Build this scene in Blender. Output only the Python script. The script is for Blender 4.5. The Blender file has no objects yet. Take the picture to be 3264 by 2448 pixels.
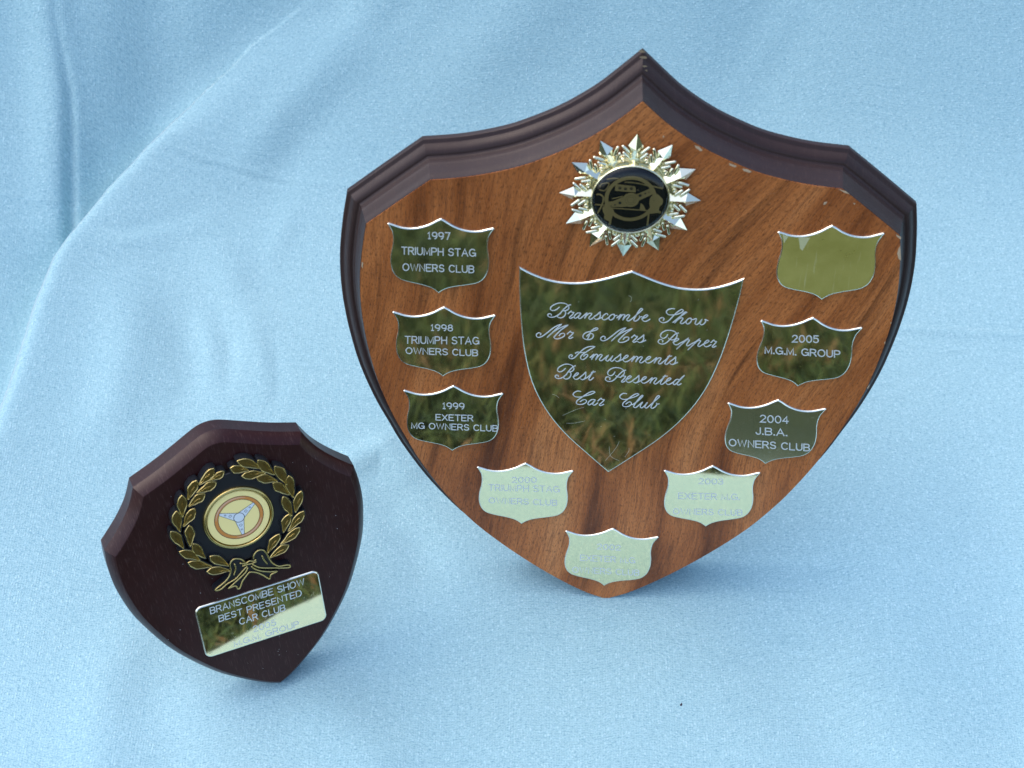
import bpy, bmesh, math, random
import numpy as np
from mathutils import Matrix, Vector

# ------------------------------------------------------------------ scene, camera, sky, sun, exposure
scn = bpy.context.scene
COL = scn.collection
random.seed(4)
rng = np.random.default_rng(11)

cam_data = bpy.data.cameras.new('camera')
cam_data.sensor_width = 36.0
cam_data.lens = 36.0 * 5626.14 / 3264.0
cam_data.clip_start = 0.02
cam_data.clip_end = 3000.0
cam = bpy.data.objects.new('camera', cam_data)
COL.objects.link(cam)
cam.matrix_world = Matrix(((0.999499, -0.031637, 0.0, 0.0),
                           (0.025482, 0.805047, -0.592663, 0.0),
                           (0.01875, 0.592366, 0.805451, 0.604051),
                           (0, 0, 0, 1)))
cam_data.dof.use_dof = True
cam_data.dof.focus_distance = 0.655
cam_data.dof.aperture_fstop = 62.05 / 3.4
scn.camera = cam

SUN_EL, SUN_AZ = math.radians(56), math.radians(-68)      # azimuth from +Y, clockwise: the sun stands high on the left
world = bpy.data.worlds.new('World')
scn.world = world
world.use_nodes = True
wn = world.node_tree
sky = wn.nodes.new('ShaderNodeTexSky')
sky.sky_type = 'NISHITA'
sky.sun_disc = False
sky.sun_elevation = SUN_EL
sky.sun_rotation = SUN_AZ
sky.air_density = 1.0
sky.dust_density = 2.5
sky.ozone_density = 1.0
bg = wn.nodes['Background']
bg.inputs['Strength'].default_value = 0.15
wn.links.new(sky.outputs[0], bg.inputs['Color'])

sun_data = bpy.data.lights.new('sun', 'SUN')
sun_data.energy = 0.5
sun_data.angle = math.radians(115)
sun_data.color = (1.0, 0.98, 0.95)
sun = bpy.data.objects.new('sun', sun_data)
COL.objects.link(sun)
sdir = Vector((math.sin(SUN_AZ) * math.cos(SUN_EL), math.cos(SUN_AZ) * math.cos(SUN_EL), math.sin(SUN_EL)))
sun.rotation_euler = sdir.to_track_quat('Z', 'Y').to_euler()
sun.location = sdir * 5

scn.view_settings.view_transform = 'Standard'
scn.view_settings.look = 'None'
scn.view_settings.gamma = 1.0
scn.view_settings.use_curve_mapping = False
scn.view_settings.exposure = 1.15

# ------------------------------------------------------------------ traced shapes, in hundredths of a millimetre on each plaque's own face
TXT = {
 '1997': [[[-6815,16627,-6781,16679,-6782,16421],[-6816,16421,-6748,16421],[-6531,16594,-6541,16635,-6569,16666,-6608,16677,-6647,16666,-6675,16636,-6686,16595,-6675,16554,-6647,16524,-6609,16512,-6570,16523,-6541,16553,-6531,16594,-6536,16592,-6531,16550,-6535,16508,-6549,16470,-6570,16441,-6596,16424],[-6315,16592,-6325,16633,-6353,16664,-6392,16675,-6431,16664,-6459,16635,-6469,16593,-6459,16552,-6431,16522,-6392,16510,-6354,16521,-6325,16551,-6315,16592,-6320,16590,-6315,16548,-6319,16506,-6332,16468,-6353,16439,-6379,16422],[-6253,16674,-6103,16672,-6185,16415]],[[-7707,16065,-7540,16063],[-7624,16064,-7628,15785],[-7484,15783,-7480,16063,-7380,16062,-7380,16062,-7350,16052,-7328,16025,-7321,15989,-7329,15953,-7351,15926,-7382,15917,-7482,15918],[-7388,15917,-7314,15782],[-7254,15781,-7251,16061],[-7186,16060,-7188,15878,-7188,15878,-7182,15841,-7164,15809,-7137,15787,-7105,15780,-7073,15787,-7046,15808,-7027,15839,-7021,15877,-7019,16058],[-6961,15778,-6959,16058,-6866,15805,-6770,16056,-6772,15776],[-6711,15776,-6710,16055,-6609,16054,-6609,16054,-6579,16044,-6557,16016,-6550,15978,-6558,15941,-6580,15913,-6610,15904,-6710,15905],[-6490,15773,-6489,16053],[-6323,15772,-6322,16052],[-6490,15914,-6322,15912],[-5992,16008,-6018,16036,-6054,16049,-6092,16042,-6121,16017,-6133,15982,-6124,15946,-6097,15919,-6059,15909,-6017,15899,-5988,15871,-5979,15834,-5993,15799,-6027,15775,-6069,15770,-6109,15785,-6135,15816],[-5919,16048,-5752,16046],[-5835,16047,-5834,15767],[-5690,15766,-5597,16045,-5500,15764],[-5659,15858,-5532,15857],[-5270,16001,-5302,16030,-5339,16042,-5376,16034,-5409,16007,-5431,15965,-5441,15914,-5436,15861,-5418,15814,-5388,15780,-5352,15763,-5314,15767,-5280,15789,-5255,15828,-5241,15877,-5242,15887,-5329,15888],[-5242,15887,-5241,15775]],[[-7581,15403,-7619,15394,-7652,15365,-7675,15321,-7683,15270,-7676,15218,-7655,15173,-7623,15143,-7585,15133,-7546,15142,-7514,15171,-7491,15215,-7483,15267,-7490,15319,-7511,15363,-7543,15393,-7581,15403],[-7422,15401,-7363,15129,-7297,15386,-7238,15128,-7172,15398],[-7116,15126,-7114,15397,-6953,15124,-6950,15395],[-6739,15392,-6892,15394,-6894,15123,-6741,15121],[-6893,15264,-6762,15262],[-6682,15120,-6681,15391,-6583,15390,-6583,15390,-6554,15380,-6532,15354,-6524,15318,-6532,15283,-6554,15258,-6584,15249,-6682,15250],[-6590,15249,-6516,15118],[-6313,15347,-6338,15374,-6374,15387,-6411,15380,-6439,15356,-6450,15322,-6442,15287,-6415,15261,-6379,15251,-6338,15241,-6309,15214,-6301,15178,-6315,15144,-6347,15121,-6389,15116,-6428,15131,-6453,15161],[-5954,15341,-5981,15368,-6013,15381,-6046,15379,-6076,15362,-6100,15332,-6116,15293,-6122,15248,-6116,15203,-6100,15163,-6076,15132,-6045,15115,-6012,15112,-5981,15124,-5954,15150],[-5878,15380,-5877,15109,-5735,15107],[-5678,15377,-5677,15201,-5677,15201,-5671,15165,-5653,15134,-5626,15113,-5595,15105,-5563,15112,-5537,15132,-5519,15162,-5513,15199,-5515,15375],[-5454,15103,-5456,15374,-5351,15373,-5351,15373,-5325,15363,-5306,15339,-5298,15307,-5305,15274,-5324,15251,-5350,15243,-5455,15244],[-5350,15243,-5350,15243,-5321,15233,-5299,15207,-5291,15171,-5298,15136,-5320,15110,-5349,15101,-5454,15103]]],
 '1998': [[[-6734,12871,-6699,12921,-6700,12669],[-6735,12669,-6666,12669],[-6445,12840,-6455,12880,-6484,12910,-6523,12921,-6563,12910,-6592,12881,-6602,12840,-6592,12800,-6563,12771,-6524,12760,-6485,12771,-6456,12800,-6445,12840,-6450,12838,-6445,12797,-6450,12756,-6463,12719,-6484,12691,-6511,12673],[-6225,12840,-6236,12880,-6264,12910,-6304,12920,-6343,12910,-6372,12880,-6383,12840,-6372,12800,-6343,12770,-6304,12760,-6265,12770,-6236,12800,-6225,12840,-6231,12838,-6225,12797,-6230,12756,-6243,12719,-6264,12690,-6291,12673],[-6084,12800,-6052,12808,-6028,12830,-6019,12860,-6028,12890,-6052,12912,-6084,12920,-6117,12912,-6140,12890,-6149,12860,-6140,12830,-6117,12808,-6084,12800],[-6084,12800,-6123,12791,-6152,12767,-6163,12734,-6152,12701,-6123,12677,-6084,12669,-6045,12677,-6016,12701,-6005,12734,-6016,12767,-6045,12791,-6084,12800]],[[-7647,12393,-7474,12395],[-7561,12394,-7565,12100],[-7416,12101,-7412,12395,-7308,12397,-7308,12397,-7277,12387,-7254,12359,-7246,12321,-7255,12282,-7278,12254,-7310,12244,-7414,12243],[-7317,12244,-7239,12103],[-7177,12104,-7174,12398],[-7107,12399,-7109,12207,-7109,12207,-7102,12168,-7084,12135,-7056,12113,-7023,12105,-6989,12113,-6961,12136,-6942,12170,-6935,12209,-6934,12400],[-6873,12107,-6871,12401,-6775,12137,-6675,12403,-6676,12109],[-6614,12109,-6612,12404,-6508,12405,-6508,12405,-6477,12394,-6454,12366,-6446,12326,-6455,12286,-6478,12257,-6509,12246,-6613,12245],[-6384,12112,-6384,12406],[-6211,12114,-6210,12408],[-6384,12259,-6210,12261],[-5868,12369,-5895,12398,-5933,12411,-5972,12402,-6002,12376,-6014,12339,-6004,12301,-5976,12274,-5937,12264,-5894,12253,-5863,12225,-5854,12186,-5869,12148,-5904,12123,-5948,12117,-5989,12132,-6016,12164],[-5792,12412,-5619,12414],[-5705,12413,-5704,12119],[-5555,12120,-5458,12416,-5358,12122],[-5523,12218,-5391,12219],[-5120,12376,-5153,12407,-5191,12418,-5230,12409,-5263,12380,-5286,12335,-5296,12281,-5291,12226,-5272,12177,-5242,12142,-5204,12125,-5165,12129,-5129,12153,-5103,12195,-5089,12247,-5090,12258,-5181,12257],[-5090,12258,-5089,12140]],[[-7523,11910,-7563,11901,-7597,11873,-7621,11832,-7629,11783,-7622,11734,-7600,11692,-7566,11664,-7527,11653,-7486,11662,-7452,11690,-7429,11731,-7420,11780,-7427,11829,-7450,11871,-7483,11899,-7523,11910],[-7357,11907,-7294,11650,-7227,11893,-7165,11648,-7096,11903],[-7037,11646,-7035,11903,-6866,11644,-6864,11900],[-6644,11897,-6803,11899,-6805,11643,-6645,11640],[-6804,11776,-6667,11774],[-6584,11639,-6583,11896,-6480,11895,-6480,11895,-6450,11885,-6427,11861,-6419,11827,-6428,11794,-6450,11770,-6481,11761,-6583,11763],[-6488,11761,-6411,11637],[-6199,11854,-6224,11880,-6262,11891,-6301,11885,-6330,11863,-6342,11831,-6333,11798,-6305,11773,-6267,11763,-6224,11753,-6194,11728,-6185,11694,-6200,11661,-6234,11640,-6278,11636,-6318,11650,-6344,11678],[-5824,11848,-5852,11873,-5885,11885,-5919,11883,-5951,11867,-5976,11839,-5993,11802,-5998,11759,-5993,11717,-5976,11679,-5950,11650,-5919,11633,-5884,11630,-5851,11642,-5823,11666],[-5744,11884,-5743,11627,-5595,11625],[-5535,11881,-5534,11714,-5534,11714,-5527,11680,-5508,11650,-5481,11630,-5448,11623,-5415,11629,-5388,11648,-5369,11677,-5363,11712,-5364,11878],[-5301,11621,-5303,11878,-5194,11876,-5194,11876,-5166,11867,-5146,11845,-5139,11814,-5146,11783,-5165,11761,-5193,11753,-5302,11755],[-5193,11753,-5193,11753,-5162,11744,-5139,11719,-5131,11685,-5138,11652,-5161,11628,-5191,11619,-5301,11621]]],
 '1999': [[[-6336,9459,-6301,9512,-6301,9244],[-6337,9244,-6266,9244],[-6042,9426,-6053,9469,-6082,9500,-6122,9512,-6162,9501,-6191,9469,-6202,9426,-6191,9383,-6162,9352,-6122,9340,-6082,9352,-6053,9383,-6042,9426,-6047,9424,-6042,9380,-6046,9336,-6060,9297,-6081,9266,-6108,9248],[-5818,9426,-5829,9468,-5858,9500,-5898,9512,-5938,9500,-5968,9469,-5978,9426,-5968,9383,-5938,9351,-5898,9340,-5858,9351,-5829,9383,-5818,9426,-5824,9423,-5818,9379,-5822,9336,-5836,9296,-5857,9266,-5884,9247],[-5594,9425,-5605,9468,-5635,9499,-5675,9511,-5715,9500,-5744,9468,-5755,9425,-5744,9382,-5714,9351,-5674,9339,-5634,9351,-5605,9382,-5594,9425,-5600,9423,-5594,9379,-5598,9335,-5612,9296,-5633,9265,-5660,9247]],[[-6434,8973,-6595,8974,-6596,8717,-6435,8716],[-6596,8851,-6458,8850],[-6372,8973,-6189,8714],[-6189,8971,-6373,8715],[-5966,8970,-6127,8971,-6127,8714,-5966,8713],[-6127,8848,-5989,8847],[-5904,8970,-5732,8969],[-5818,8969,-5817,8712],[-5509,8967,-5670,8968,-5669,8711,-5508,8710],[-5669,8845,-5531,8844],[-5445,8710,-5447,8967,-5344,8966,-5344,8966,-5313,8957,-5290,8933,-5281,8899,-5289,8866,-5312,8842,-5343,8833,-5446,8833],[-5350,8833,-5270,8709]],[[-7478,8320,-7474,8579,-7382,8344,-7284,8575,-7287,8316],[-7052,8532,-7083,8560,-7120,8572,-7158,8564,-7190,8540,-7214,8501,-7224,8454,-7220,8405,-7203,8362,-7174,8330,-7138,8314,-7099,8316,-7065,8337,-7038,8372,-7024,8418,-7025,8427,-7113,8429],[-7025,8427,-7026,8324],[-6739,8564,-6779,8555,-6812,8528,-6835,8486,-6843,8437,-6836,8387,-6814,8344,-6780,8315,-6741,8305,-6701,8314,-6667,8341,-6645,8383,-6637,8433,-6644,8482,-6666,8525,-6700,8553,-6739,8564],[-6576,8561,-6512,8300,-6447,8545,-6383,8298,-6318,8556],[-6258,8295,-6257,8554,-6089,8292,-6089,8551],[-5871,8547,-6028,8550,-6028,8291,-5871,8287],[-6028,8426,-5894,8423],[-5810,8286,-5811,8546,-5710,8543,-5710,8543,-5680,8534,-5657,8509,-5649,8475,-5657,8441,-5679,8417,-5709,8409,-5811,8411],[-5716,8409,-5639,8283],[-5432,8501,-5457,8527,-5494,8539,-5533,8533,-5561,8511,-5573,8478,-5564,8445,-5536,8420,-5498,8410,-5456,8399,-5426,8373,-5417,8339,-5431,8306,-5465,8285,-5508,8281,-5548,8295,-5574,8324],[-5062,8493,-5089,8518,-5122,8531,-5156,8529,-5187,8513,-5212,8485,-5228,8447,-5233,8404,-5227,8361,-5211,8323,-5185,8294,-5154,8276,-5120,8273,-5087,8285,-5060,8309],[-4983,8529,-4980,8270,-4834,8267],[-4777,8525,-4774,8356,-4774,8356,-4768,8321,-4749,8292,-4721,8271,-4689,8264,-4657,8270,-4630,8289,-4612,8318,-4606,8353,-4608,8522],[-4544,8261,-4548,8520,-4440,8518,-4440,8518,-4413,8509,-4393,8486,-4385,8455,-4392,8424,-4411,8402,-4438,8394,-4546,8396],[-4438,8394,-4438,8394,-4407,8384,-4385,8359,-4376,8325,-4384,8291,-4406,8267,-4436,8259,-4544,8261]]],
 '2000': [[[-3794,6052,-3780,6077,-3756,6096,-3726,6105,-3694,6102,-3665,6089,-3645,6068,-3636,6041,-3640,6013,-3793,5855,-3627,5858],[-3480,6109,-3517,6096,-3547,6061,-3563,6011,-3561,5956,-3543,5906,-3512,5872,-3474,5860,-3436,5874,-3406,5909,-3391,5959,-3392,6014,-3410,6064,-3442,6098,-3480,6109],[-3239,6114,-3277,6101,-3306,6066,-3322,6016,-3321,5960,-3302,5911,-3271,5877,-3233,5865,-3195,5878,-3165,5913,-3150,5963,-3151,6019,-3170,6068,-3201,6102,-3239,6114],[-2999,6118,-3036,6105,-3066,6070,-3081,6020,-3080,5965,-3061,5915,-3030,5881,-2992,5869,-2954,5882,-2924,5917,-2909,5968,-2911,6023,-2929,6073,-2961,6107,-2999,6118]],[[-4657,5733,-4480,5732],[-4569,5732,-4564,5444],[-4412,5442,-4416,5731,-4310,5730,-4310,5730,-4278,5720,-4254,5692,-4245,5655,-4253,5617,-4276,5590,-4308,5580,-4414,5581],[-4315,5580,-4232,5441],[-4168,5440,-4173,5729],[-4105,5729,-4102,5541,-4102,5541,-4094,5502,-4074,5469,-4045,5447,-4011,5439,-3977,5447,-3949,5468,-3930,5501,-3924,5540,-3928,5727],[-3858,5438,-3864,5727,-3758,5466,-3664,5725,-3657,5436],[-3593,5436,-3600,5724,-3494,5724,-3494,5724,-3462,5713,-3438,5684,-3428,5645,-3436,5606,-3458,5578,-3490,5568,-3596,5569],[-3359,5434,-3366,5723],[-3182,5432,-3189,5721],[-3363,5578,-3185,5577],[-2839,5677,-2866,5706,-2906,5719,-2946,5711,-2976,5686,-2987,5650,-2976,5613,-2947,5585,-2907,5575,-2862,5564,-2830,5535,-2819,5497,-2833,5460,-2868,5436,-2913,5431,-2956,5447,-2984,5478],[-2762,5718,-2585,5716],[-2674,5717,-2664,5428],[-2512,5427,-2421,5715,-2311,5425],[-2482,5522,-2347,5521],[-2074,5670,-2108,5701,-2148,5713,-2187,5704,-2221,5676,-2243,5633,-2252,5580,-2245,5526,-2224,5478,-2192,5442,-2153,5425,-2113,5428,-2078,5452,-2052,5492,-2040,5543,-2041,5553,-2133,5554],[-2041,5553,-2036,5438]],[[-4531,5091,-4571,5082,-4605,5054,-4628,5012,-4635,4963,-4626,4912,-4603,4869,-4568,4840,-4527,4829,-4487,4838,-4453,4866,-4431,4908,-4423,4957,-4432,5008,-4456,5051,-4490,5080,-4531,5091],[-4363,5086,-4292,4823,-4231,5070,-4161,4820,-4099,5080],[-4032,4817,-4037,5078,-3859,4813,-3864,5074],[-3641,5069,-3802,5073,-3797,4811,-3635,4807],[-3800,4947,-3661,4944],[-3573,4806,-3579,5067,-3476,5064,-3476,5064,-3444,5055,-3421,5029,-3412,4995,-3419,4961,-3441,4937,-3472,4929,-3576,4931],[-3479,4929,-3398,4801],[-3189,5020,-3216,5047,-3254,5059,-3293,5053,-3323,5030,-3334,4998,-3323,4964,-3295,4939,-3256,4929,-3213,4918,-3181,4891,-3171,4857,-3185,4824,-3219,4802,-3263,4798,-3305,4813,-3332,4843],[-2810,5010,-2839,5036,-2873,5049,-2907,5047,-2939,5031,-2964,5003,-2979,4965,-2984,4922,-2977,4878,-2959,4840,-2932,4810,-2900,4792,-2865,4789,-2832,4800,-2804,4825],[-2730,5046,-2722,4784,-2572,4781],[-2518,5041,-2513,4871,-2513,4871,-2505,4836,-2485,4805,-2456,4785,-2423,4777,-2390,4783,-2363,4802,-2345,4832,-2340,4867,-2346,5036],[-2274,4773,-2283,5035,-2173,5032,-2173,5032,-2145,5023,-2124,5000,-2115,4968,-2122,4937,-2141,4915,-2168,4907,-2279,4910],[-2168,4907,-2168,4907,-2137,4897,-2113,4871,-2104,4837,-2111,4803,-2133,4779,-2164,4771,-2274,4773]]],
 '2005': [[[5784,12729,5796,12758,5819,12778,5849,12788,5882,12784,5913,12769,5936,12743,5948,12712,5947,12681,5808,12502,5978,12502],[6101,12787,6064,12773,6037,12734,6027,12677,6035,12613,6059,12555,6095,12516,6136,12501,6173,12515,6199,12555,6210,12612,6202,12676,6178,12733,6142,12773,6101,12787],[6348,12786,6311,12772,6284,12733,6274,12676,6282,12612,6306,12555,6342,12515,6383,12500,6420,12514,6447,12554,6457,12611,6449,12675,6425,12732,6389,12772,6348,12786],[6659,12785,6525,12786,6532,12649,6543,12667,6584,12687,6632,12681,6673,12648,6695,12599,6691,12549,6663,12512,6618,12500,6571,12515,6534,12554]],[[4913,11995,4882,12277,5020,12019,5103,12268,5135,11986],[5205,11983,5221,11982,5218,12002,5203,12002,5205,11983],[5464,12211,5424,12242,5380,12256,5337,12249,5302,12223,5280,12182,5275,12131,5286,12077,5312,12030,5350,11994,5394,11975,5438,11977,5475,11998,5501,12036,5511,12085,5509,12096,5407,12100],[5509,12096,5522,11983],[5592,11966,5607,11965,5605,11985,5589,11986,5592,11966],[5678,11962,5645,12244,5786,11985,5867,12235,5900,11952],[5971,11949,5986,11949,5984,11968,5968,11969,5971,11949],[6372,12172,6332,12203,6287,12216,6244,12210,6210,12184,6188,12142,6183,12091,6194,12038,6221,11990,6259,11954,6304,11936,6348,11937,6385,11959,6410,11997,6420,12046,6418,12056,6316,12061],[6418,12056,6432,11943],[6501,11926,6466,12209,6584,12204,6584,12204,6620,12192,6649,12164,6663,12127,6659,12091,6636,12065,6602,12057,6485,12062],[6594,12057,6700,11918],[6855,12192,6811,12183,6776,12154,6755,12110,6753,12056,6769,12001,6801,11954,6844,11922,6891,11909,6936,11918,6971,11947,6991,11992,6993,12046,6977,12100,6945,12147,6902,12179,6855,12192],[7046,12184,7069,12000,7069,12000,7082,11962,7107,11929,7142,11906,7180,11897,7217,11903,7246,11923,7263,11954,7266,11992,7241,12175],[7349,11889,7312,12172,7429,12167,7429,12167,7466,12155,7496,12126,7510,12088,7506,12050,7484,12023,7450,12014,7332,12020]]],
 '2004': [[[5051,9188,5064,9219,5089,9240,5123,9249,5159,9244,5193,9225,5218,9196,5231,9162,5229,9127,5074,8940,5262,8931],[5401,9237,5360,9223,5330,9181,5318,9120,5325,9050,5351,8986,5391,8941,5435,8923,5477,8937,5506,8979,5518,9041,5511,9111,5485,9175,5445,9219,5401,9237],[5673,9225,5632,9211,5602,9169,5590,9107,5598,9038,5624,8974,5663,8929,5708,8911,5749,8925,5779,8967,5791,9029,5783,9099,5757,9162,5718,9207,5673,9225],[6025,8897,5989,9211,5871,8998,6069,8989]],[[5097,8671,5120,8453,5121,8450,5117,8415,5099,8388,5070,8373,5036,8375,5003,8392,4979,8421,4968,8457],[5212,8365,5231,8364,5228,8385,5210,8386,5212,8365],[5314,8360,5281,8663,5428,8656,5428,8656,5465,8645,5495,8617,5509,8580,5503,8544,5479,8519,5443,8511,5296,8518],[5443,8511,5443,8511,5486,8499,5519,8468,5535,8429,5528,8390,5501,8362,5461,8353,5314,8360],[5626,8346,5645,8345,5642,8366,5624,8367,5626,8346],[5728,8341,5824,8638,5989,8330],[5759,8440,5934,8432],[6071,8326,6090,8325,6087,8346,6069,8347,6071,8326]],[[4151,8111,4106,8102,4069,8071,4047,8023,4044,7965,4058,7906,4090,7855,4133,7820,4181,7805,4227,7814,4263,7845,4285,7893,4289,7951,4274,8010,4242,8061,4199,8096,4151,8111],[4346,8100,4453,7789,4500,8075,4606,7780,4652,8082],[4755,7772,4724,8078,4955,7760,4924,8066],[5182,8051,4996,8062,5028,7756,5215,7745],[5011,7915,5171,7906],[5287,7741,5254,8047,5374,8040,5374,8040,5411,8027,5441,7997,5455,7956,5449,7917,5426,7889,5391,7881,5271,7888],[5383,7881,5490,7729],[5709,7977,5676,8009,5630,8025,5586,8019,5554,7994,5545,7957,5560,7917,5595,7886,5642,7872,5693,7858,5731,7826,5747,7785,5734,7747,5697,7723,5646,7721,5596,7740,5562,7775],[6149,7950,6113,7982,6073,7998,6033,7998,5998,7980,5972,7948,5958,7904,5957,7854,5969,7803,5994,7757,6028,7721,6067,7699,6108,7694,6145,7706,6175,7734],[6238,7990,6274,7683,6448,7673],[6484,7975,6507,7776,6507,7776,6520,7735,6546,7699,6581,7674,6621,7663,6658,7669,6688,7690,6705,7724,6708,7765,6684,7964],[6793,7653,6756,7960,6884,7952,6884,7952,6918,7940,6944,7912,6958,7875,6953,7839,6933,7813,6902,7805,6774,7813],[6902,7805,6902,7805,6940,7792,6970,7762,6984,7721,6980,7682,6957,7654,6922,7646,6793,7653]]],
 '2003': [[[3096,6171,3109,6197,3132,6215,3163,6224,3195,6221,3225,6208,3247,6185,3258,6158,3255,6129,3111,5968,3279,5969],[3413,6227,3375,6214,3347,6178,3335,6127,3340,6070,3361,6018,3395,5983,3435,5971,3473,5984,3501,6020,3513,6071,3508,6128,3486,6179,3452,6215,3413,6227],[3657,6229,3620,6216,3592,6181,3579,6129,3585,6072,3606,6021,3641,5986,3680,5973,3718,5986,3746,6022,3758,6074,3753,6131,3731,6182,3697,6217,3657,6229],[3826,6189,3847,6217,3882,6231,3922,6227,3955,6205,3971,6173,3966,6139,3941,6113,3904,6104],[3903,6109,3948,6100,3981,6074,3994,6039,3982,6005,3949,5982,3905,5976,3862,5990,3833,6019]],[[2567,5508,2396,5508,2418,5225,2589,5226],[2407,5372,2553,5373],[2633,5508,2851,5227],[2828,5509,2656,5226],[3065,5510,2894,5509,2918,5227,3089,5227],[2905,5374,3052,5374],[3131,5510,3314,5511],[3222,5510,3247,5228],[3551,5511,3380,5511,3405,5228,3576,5229],[3392,5375,3539,5376],[3642,5229,3617,5512,3727,5512,3727,5512,3761,5502,3787,5476,3799,5439,3794,5402,3772,5375,3740,5365,3630,5365],[3733,5365,3828,5230],[4029,5230,4003,5513,4130,5259,4210,5514,4237,5231],[4303,5231,4318,5231,4316,5251,4301,5251,4303,5231],[4549,5473,4511,5503,4470,5514,4429,5505,4397,5478,4376,5435,4370,5384,4380,5330,4404,5284,4439,5249,4481,5233,4522,5237,4557,5260,4581,5299,4591,5349,4590,5360,4494,5359],[4590,5360,4601,5246],[4666,5232,4680,5232,4678,5252,4664,5252,4666,5232]],[[2366,4736,2325,4725,2293,4696,2273,4652,2268,4600,2281,4548,2307,4504,2345,4475,2387,4465,2428,4475,2460,4504,2480,4548,2484,4600,2472,4652,2445,4696,2408,4725,2366,4736],[2537,4736,2627,4465,2673,4722,2761,4465,2807,4736],[2893,4465,2870,4736,3069,4465,3046,4736],[3274,4736,3110,4736,3133,4465,3297,4465],[3121,4606,3262,4606],[3361,4465,3337,4736,3443,4736,3443,4736,3476,4726,3501,4700,3513,4665,3507,4630,3486,4604,3455,4595,3350,4595],[3448,4595,3540,4465],[3737,4696,3708,4724,3669,4735,3629,4728,3601,4704,3592,4670,3605,4635,3635,4610,3676,4600,3721,4590,3754,4564,3767,4528,3755,4493,3721,4470,3677,4465,3634,4479,3604,4509],[4125,4696,4093,4722,4058,4735,4023,4732,3992,4715,3968,4685,3955,4645,3953,4600,3963,4555,3984,4516,4013,4485,4048,4468,4083,4465,4116,4478,4143,4504],[4204,4735,4229,4464,4382,4464],[4419,4735,4436,4559,4436,4559,4447,4523,4469,4492,4499,4472,4534,4464,4567,4472,4594,4492,4610,4523,4613,4559,4596,4735],[4686,4464,4659,4735,4772,4735,4772,4735,4801,4727,4824,4703,4834,4671,4830,4638,4812,4614,4785,4606,4672,4606],[4785,4606,4785,4606,4817,4596,4843,4570,4855,4535,4850,4500,4829,4474,4799,4464,4686,4464]]],
 '2002': [[[-487,2828,-474,2854,-450,2872,-420,2879,-387,2874,-358,2858,-337,2834,-328,2805,-331,2776,-479,2619,-313,2610],[-173,2866,-210,2855,-239,2820,-253,2768,-250,2709,-230,2655,-197,2617,-158,2602,-121,2613,-92,2648,-78,2700,-81,2759,-101,2813,-134,2851,-173,2866],[69,2853,32,2842,3,2807,-11,2755,-8,2696,12,2642,45,2604,84,2589,121,2600,150,2635,164,2687,161,2746,141,2799,108,2838,69,2853],[229,2790,242,2815,265,2833,296,2840,328,2835,357,2819,378,2795,388,2766,385,2737,238,2580,405,2571]],[[-944,2289,-1107,2296,-1094,2013,-931,2006],[-1101,2160,-961,2154],[-881,2286,-680,1995],[-694,2278,-867,2003],[-467,2269,-631,2276,-617,1993,-453,1986],[-624,2140,-484,2134],[-404,2266,-229,2259],[-316,2262,-302,1979],[-2,2249,-166,2256,-151,1973,14,1966],[-158,2120,-18,2114],[77,1963,61,2246,166,2242,166,2242,198,2231,223,2203,234,2166,227,2129,206,2103,175,2095,69,2099],[168,2095,255,1955],[447,1947,431,2231,545,1971,629,2222,647,1939],[710,1936,724,1935,723,1955,709,1956,710,1936],[952,2167,917,2198,878,2211,839,2204,807,2178,785,2136,778,2085,786,2032,808,1984,841,1948,880,1930,919,1931,954,1953,978,1991,989,2041,988,2051,897,2055],[988,2051,995,1938]],[[-1272,1659,-1312,1650,-1346,1620,-1367,1575,-1373,1520,-1362,1465,-1337,1418,-1301,1385,-1259,1373,-1219,1382,-1185,1412,-1164,1458,-1158,1512,-1169,1567,-1194,1615,-1230,1647,-1272,1659],[-1102,1653,-1021,1364,-967,1634,-888,1359,-834,1643],[-758,1354,-771,1641,-583,1348,-597,1634],[-371,1626,-534,1632,-520,1346,-356,1340],[-527,1495,-387,1490],[-293,1337,-308,1624,-203,1620,-203,1620,-171,1609,-147,1581,-137,1543,-143,1507,-165,1480,-196,1471,-300,1475],[-203,1472,-116,1331],[87,1568,60,1598,21,1612,-19,1606,-47,1581,-58,1546,-46,1509,-16,1480,23,1469,67,1457,100,1428,111,1389,98,1354,65,1330,20,1326,-22,1343,-50,1376],[472,1554,442,1582,407,1597,372,1595,341,1578,316,1547,302,1506,299,1459,307,1411,327,1369,355,1336,388,1316,424,1312,457,1324,484,1351],[551,1592,568,1306,720,1300],[766,1585,777,1398,777,1398,786,1360,807,1326,837,1304,871,1295,904,1301,931,1322,948,1354,952,1392,941,1578],[1022,1289,1004,1576,1115,1572,1115,1572,1144,1562,1166,1536,1176,1501,1171,1467,1152,1443,1124,1434,1012,1438],[1124,1434,1124,1434,1156,1423,1181,1395,1192,1357,1186,1320,1165,1294,1134,1285,1022,1289]]],
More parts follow.
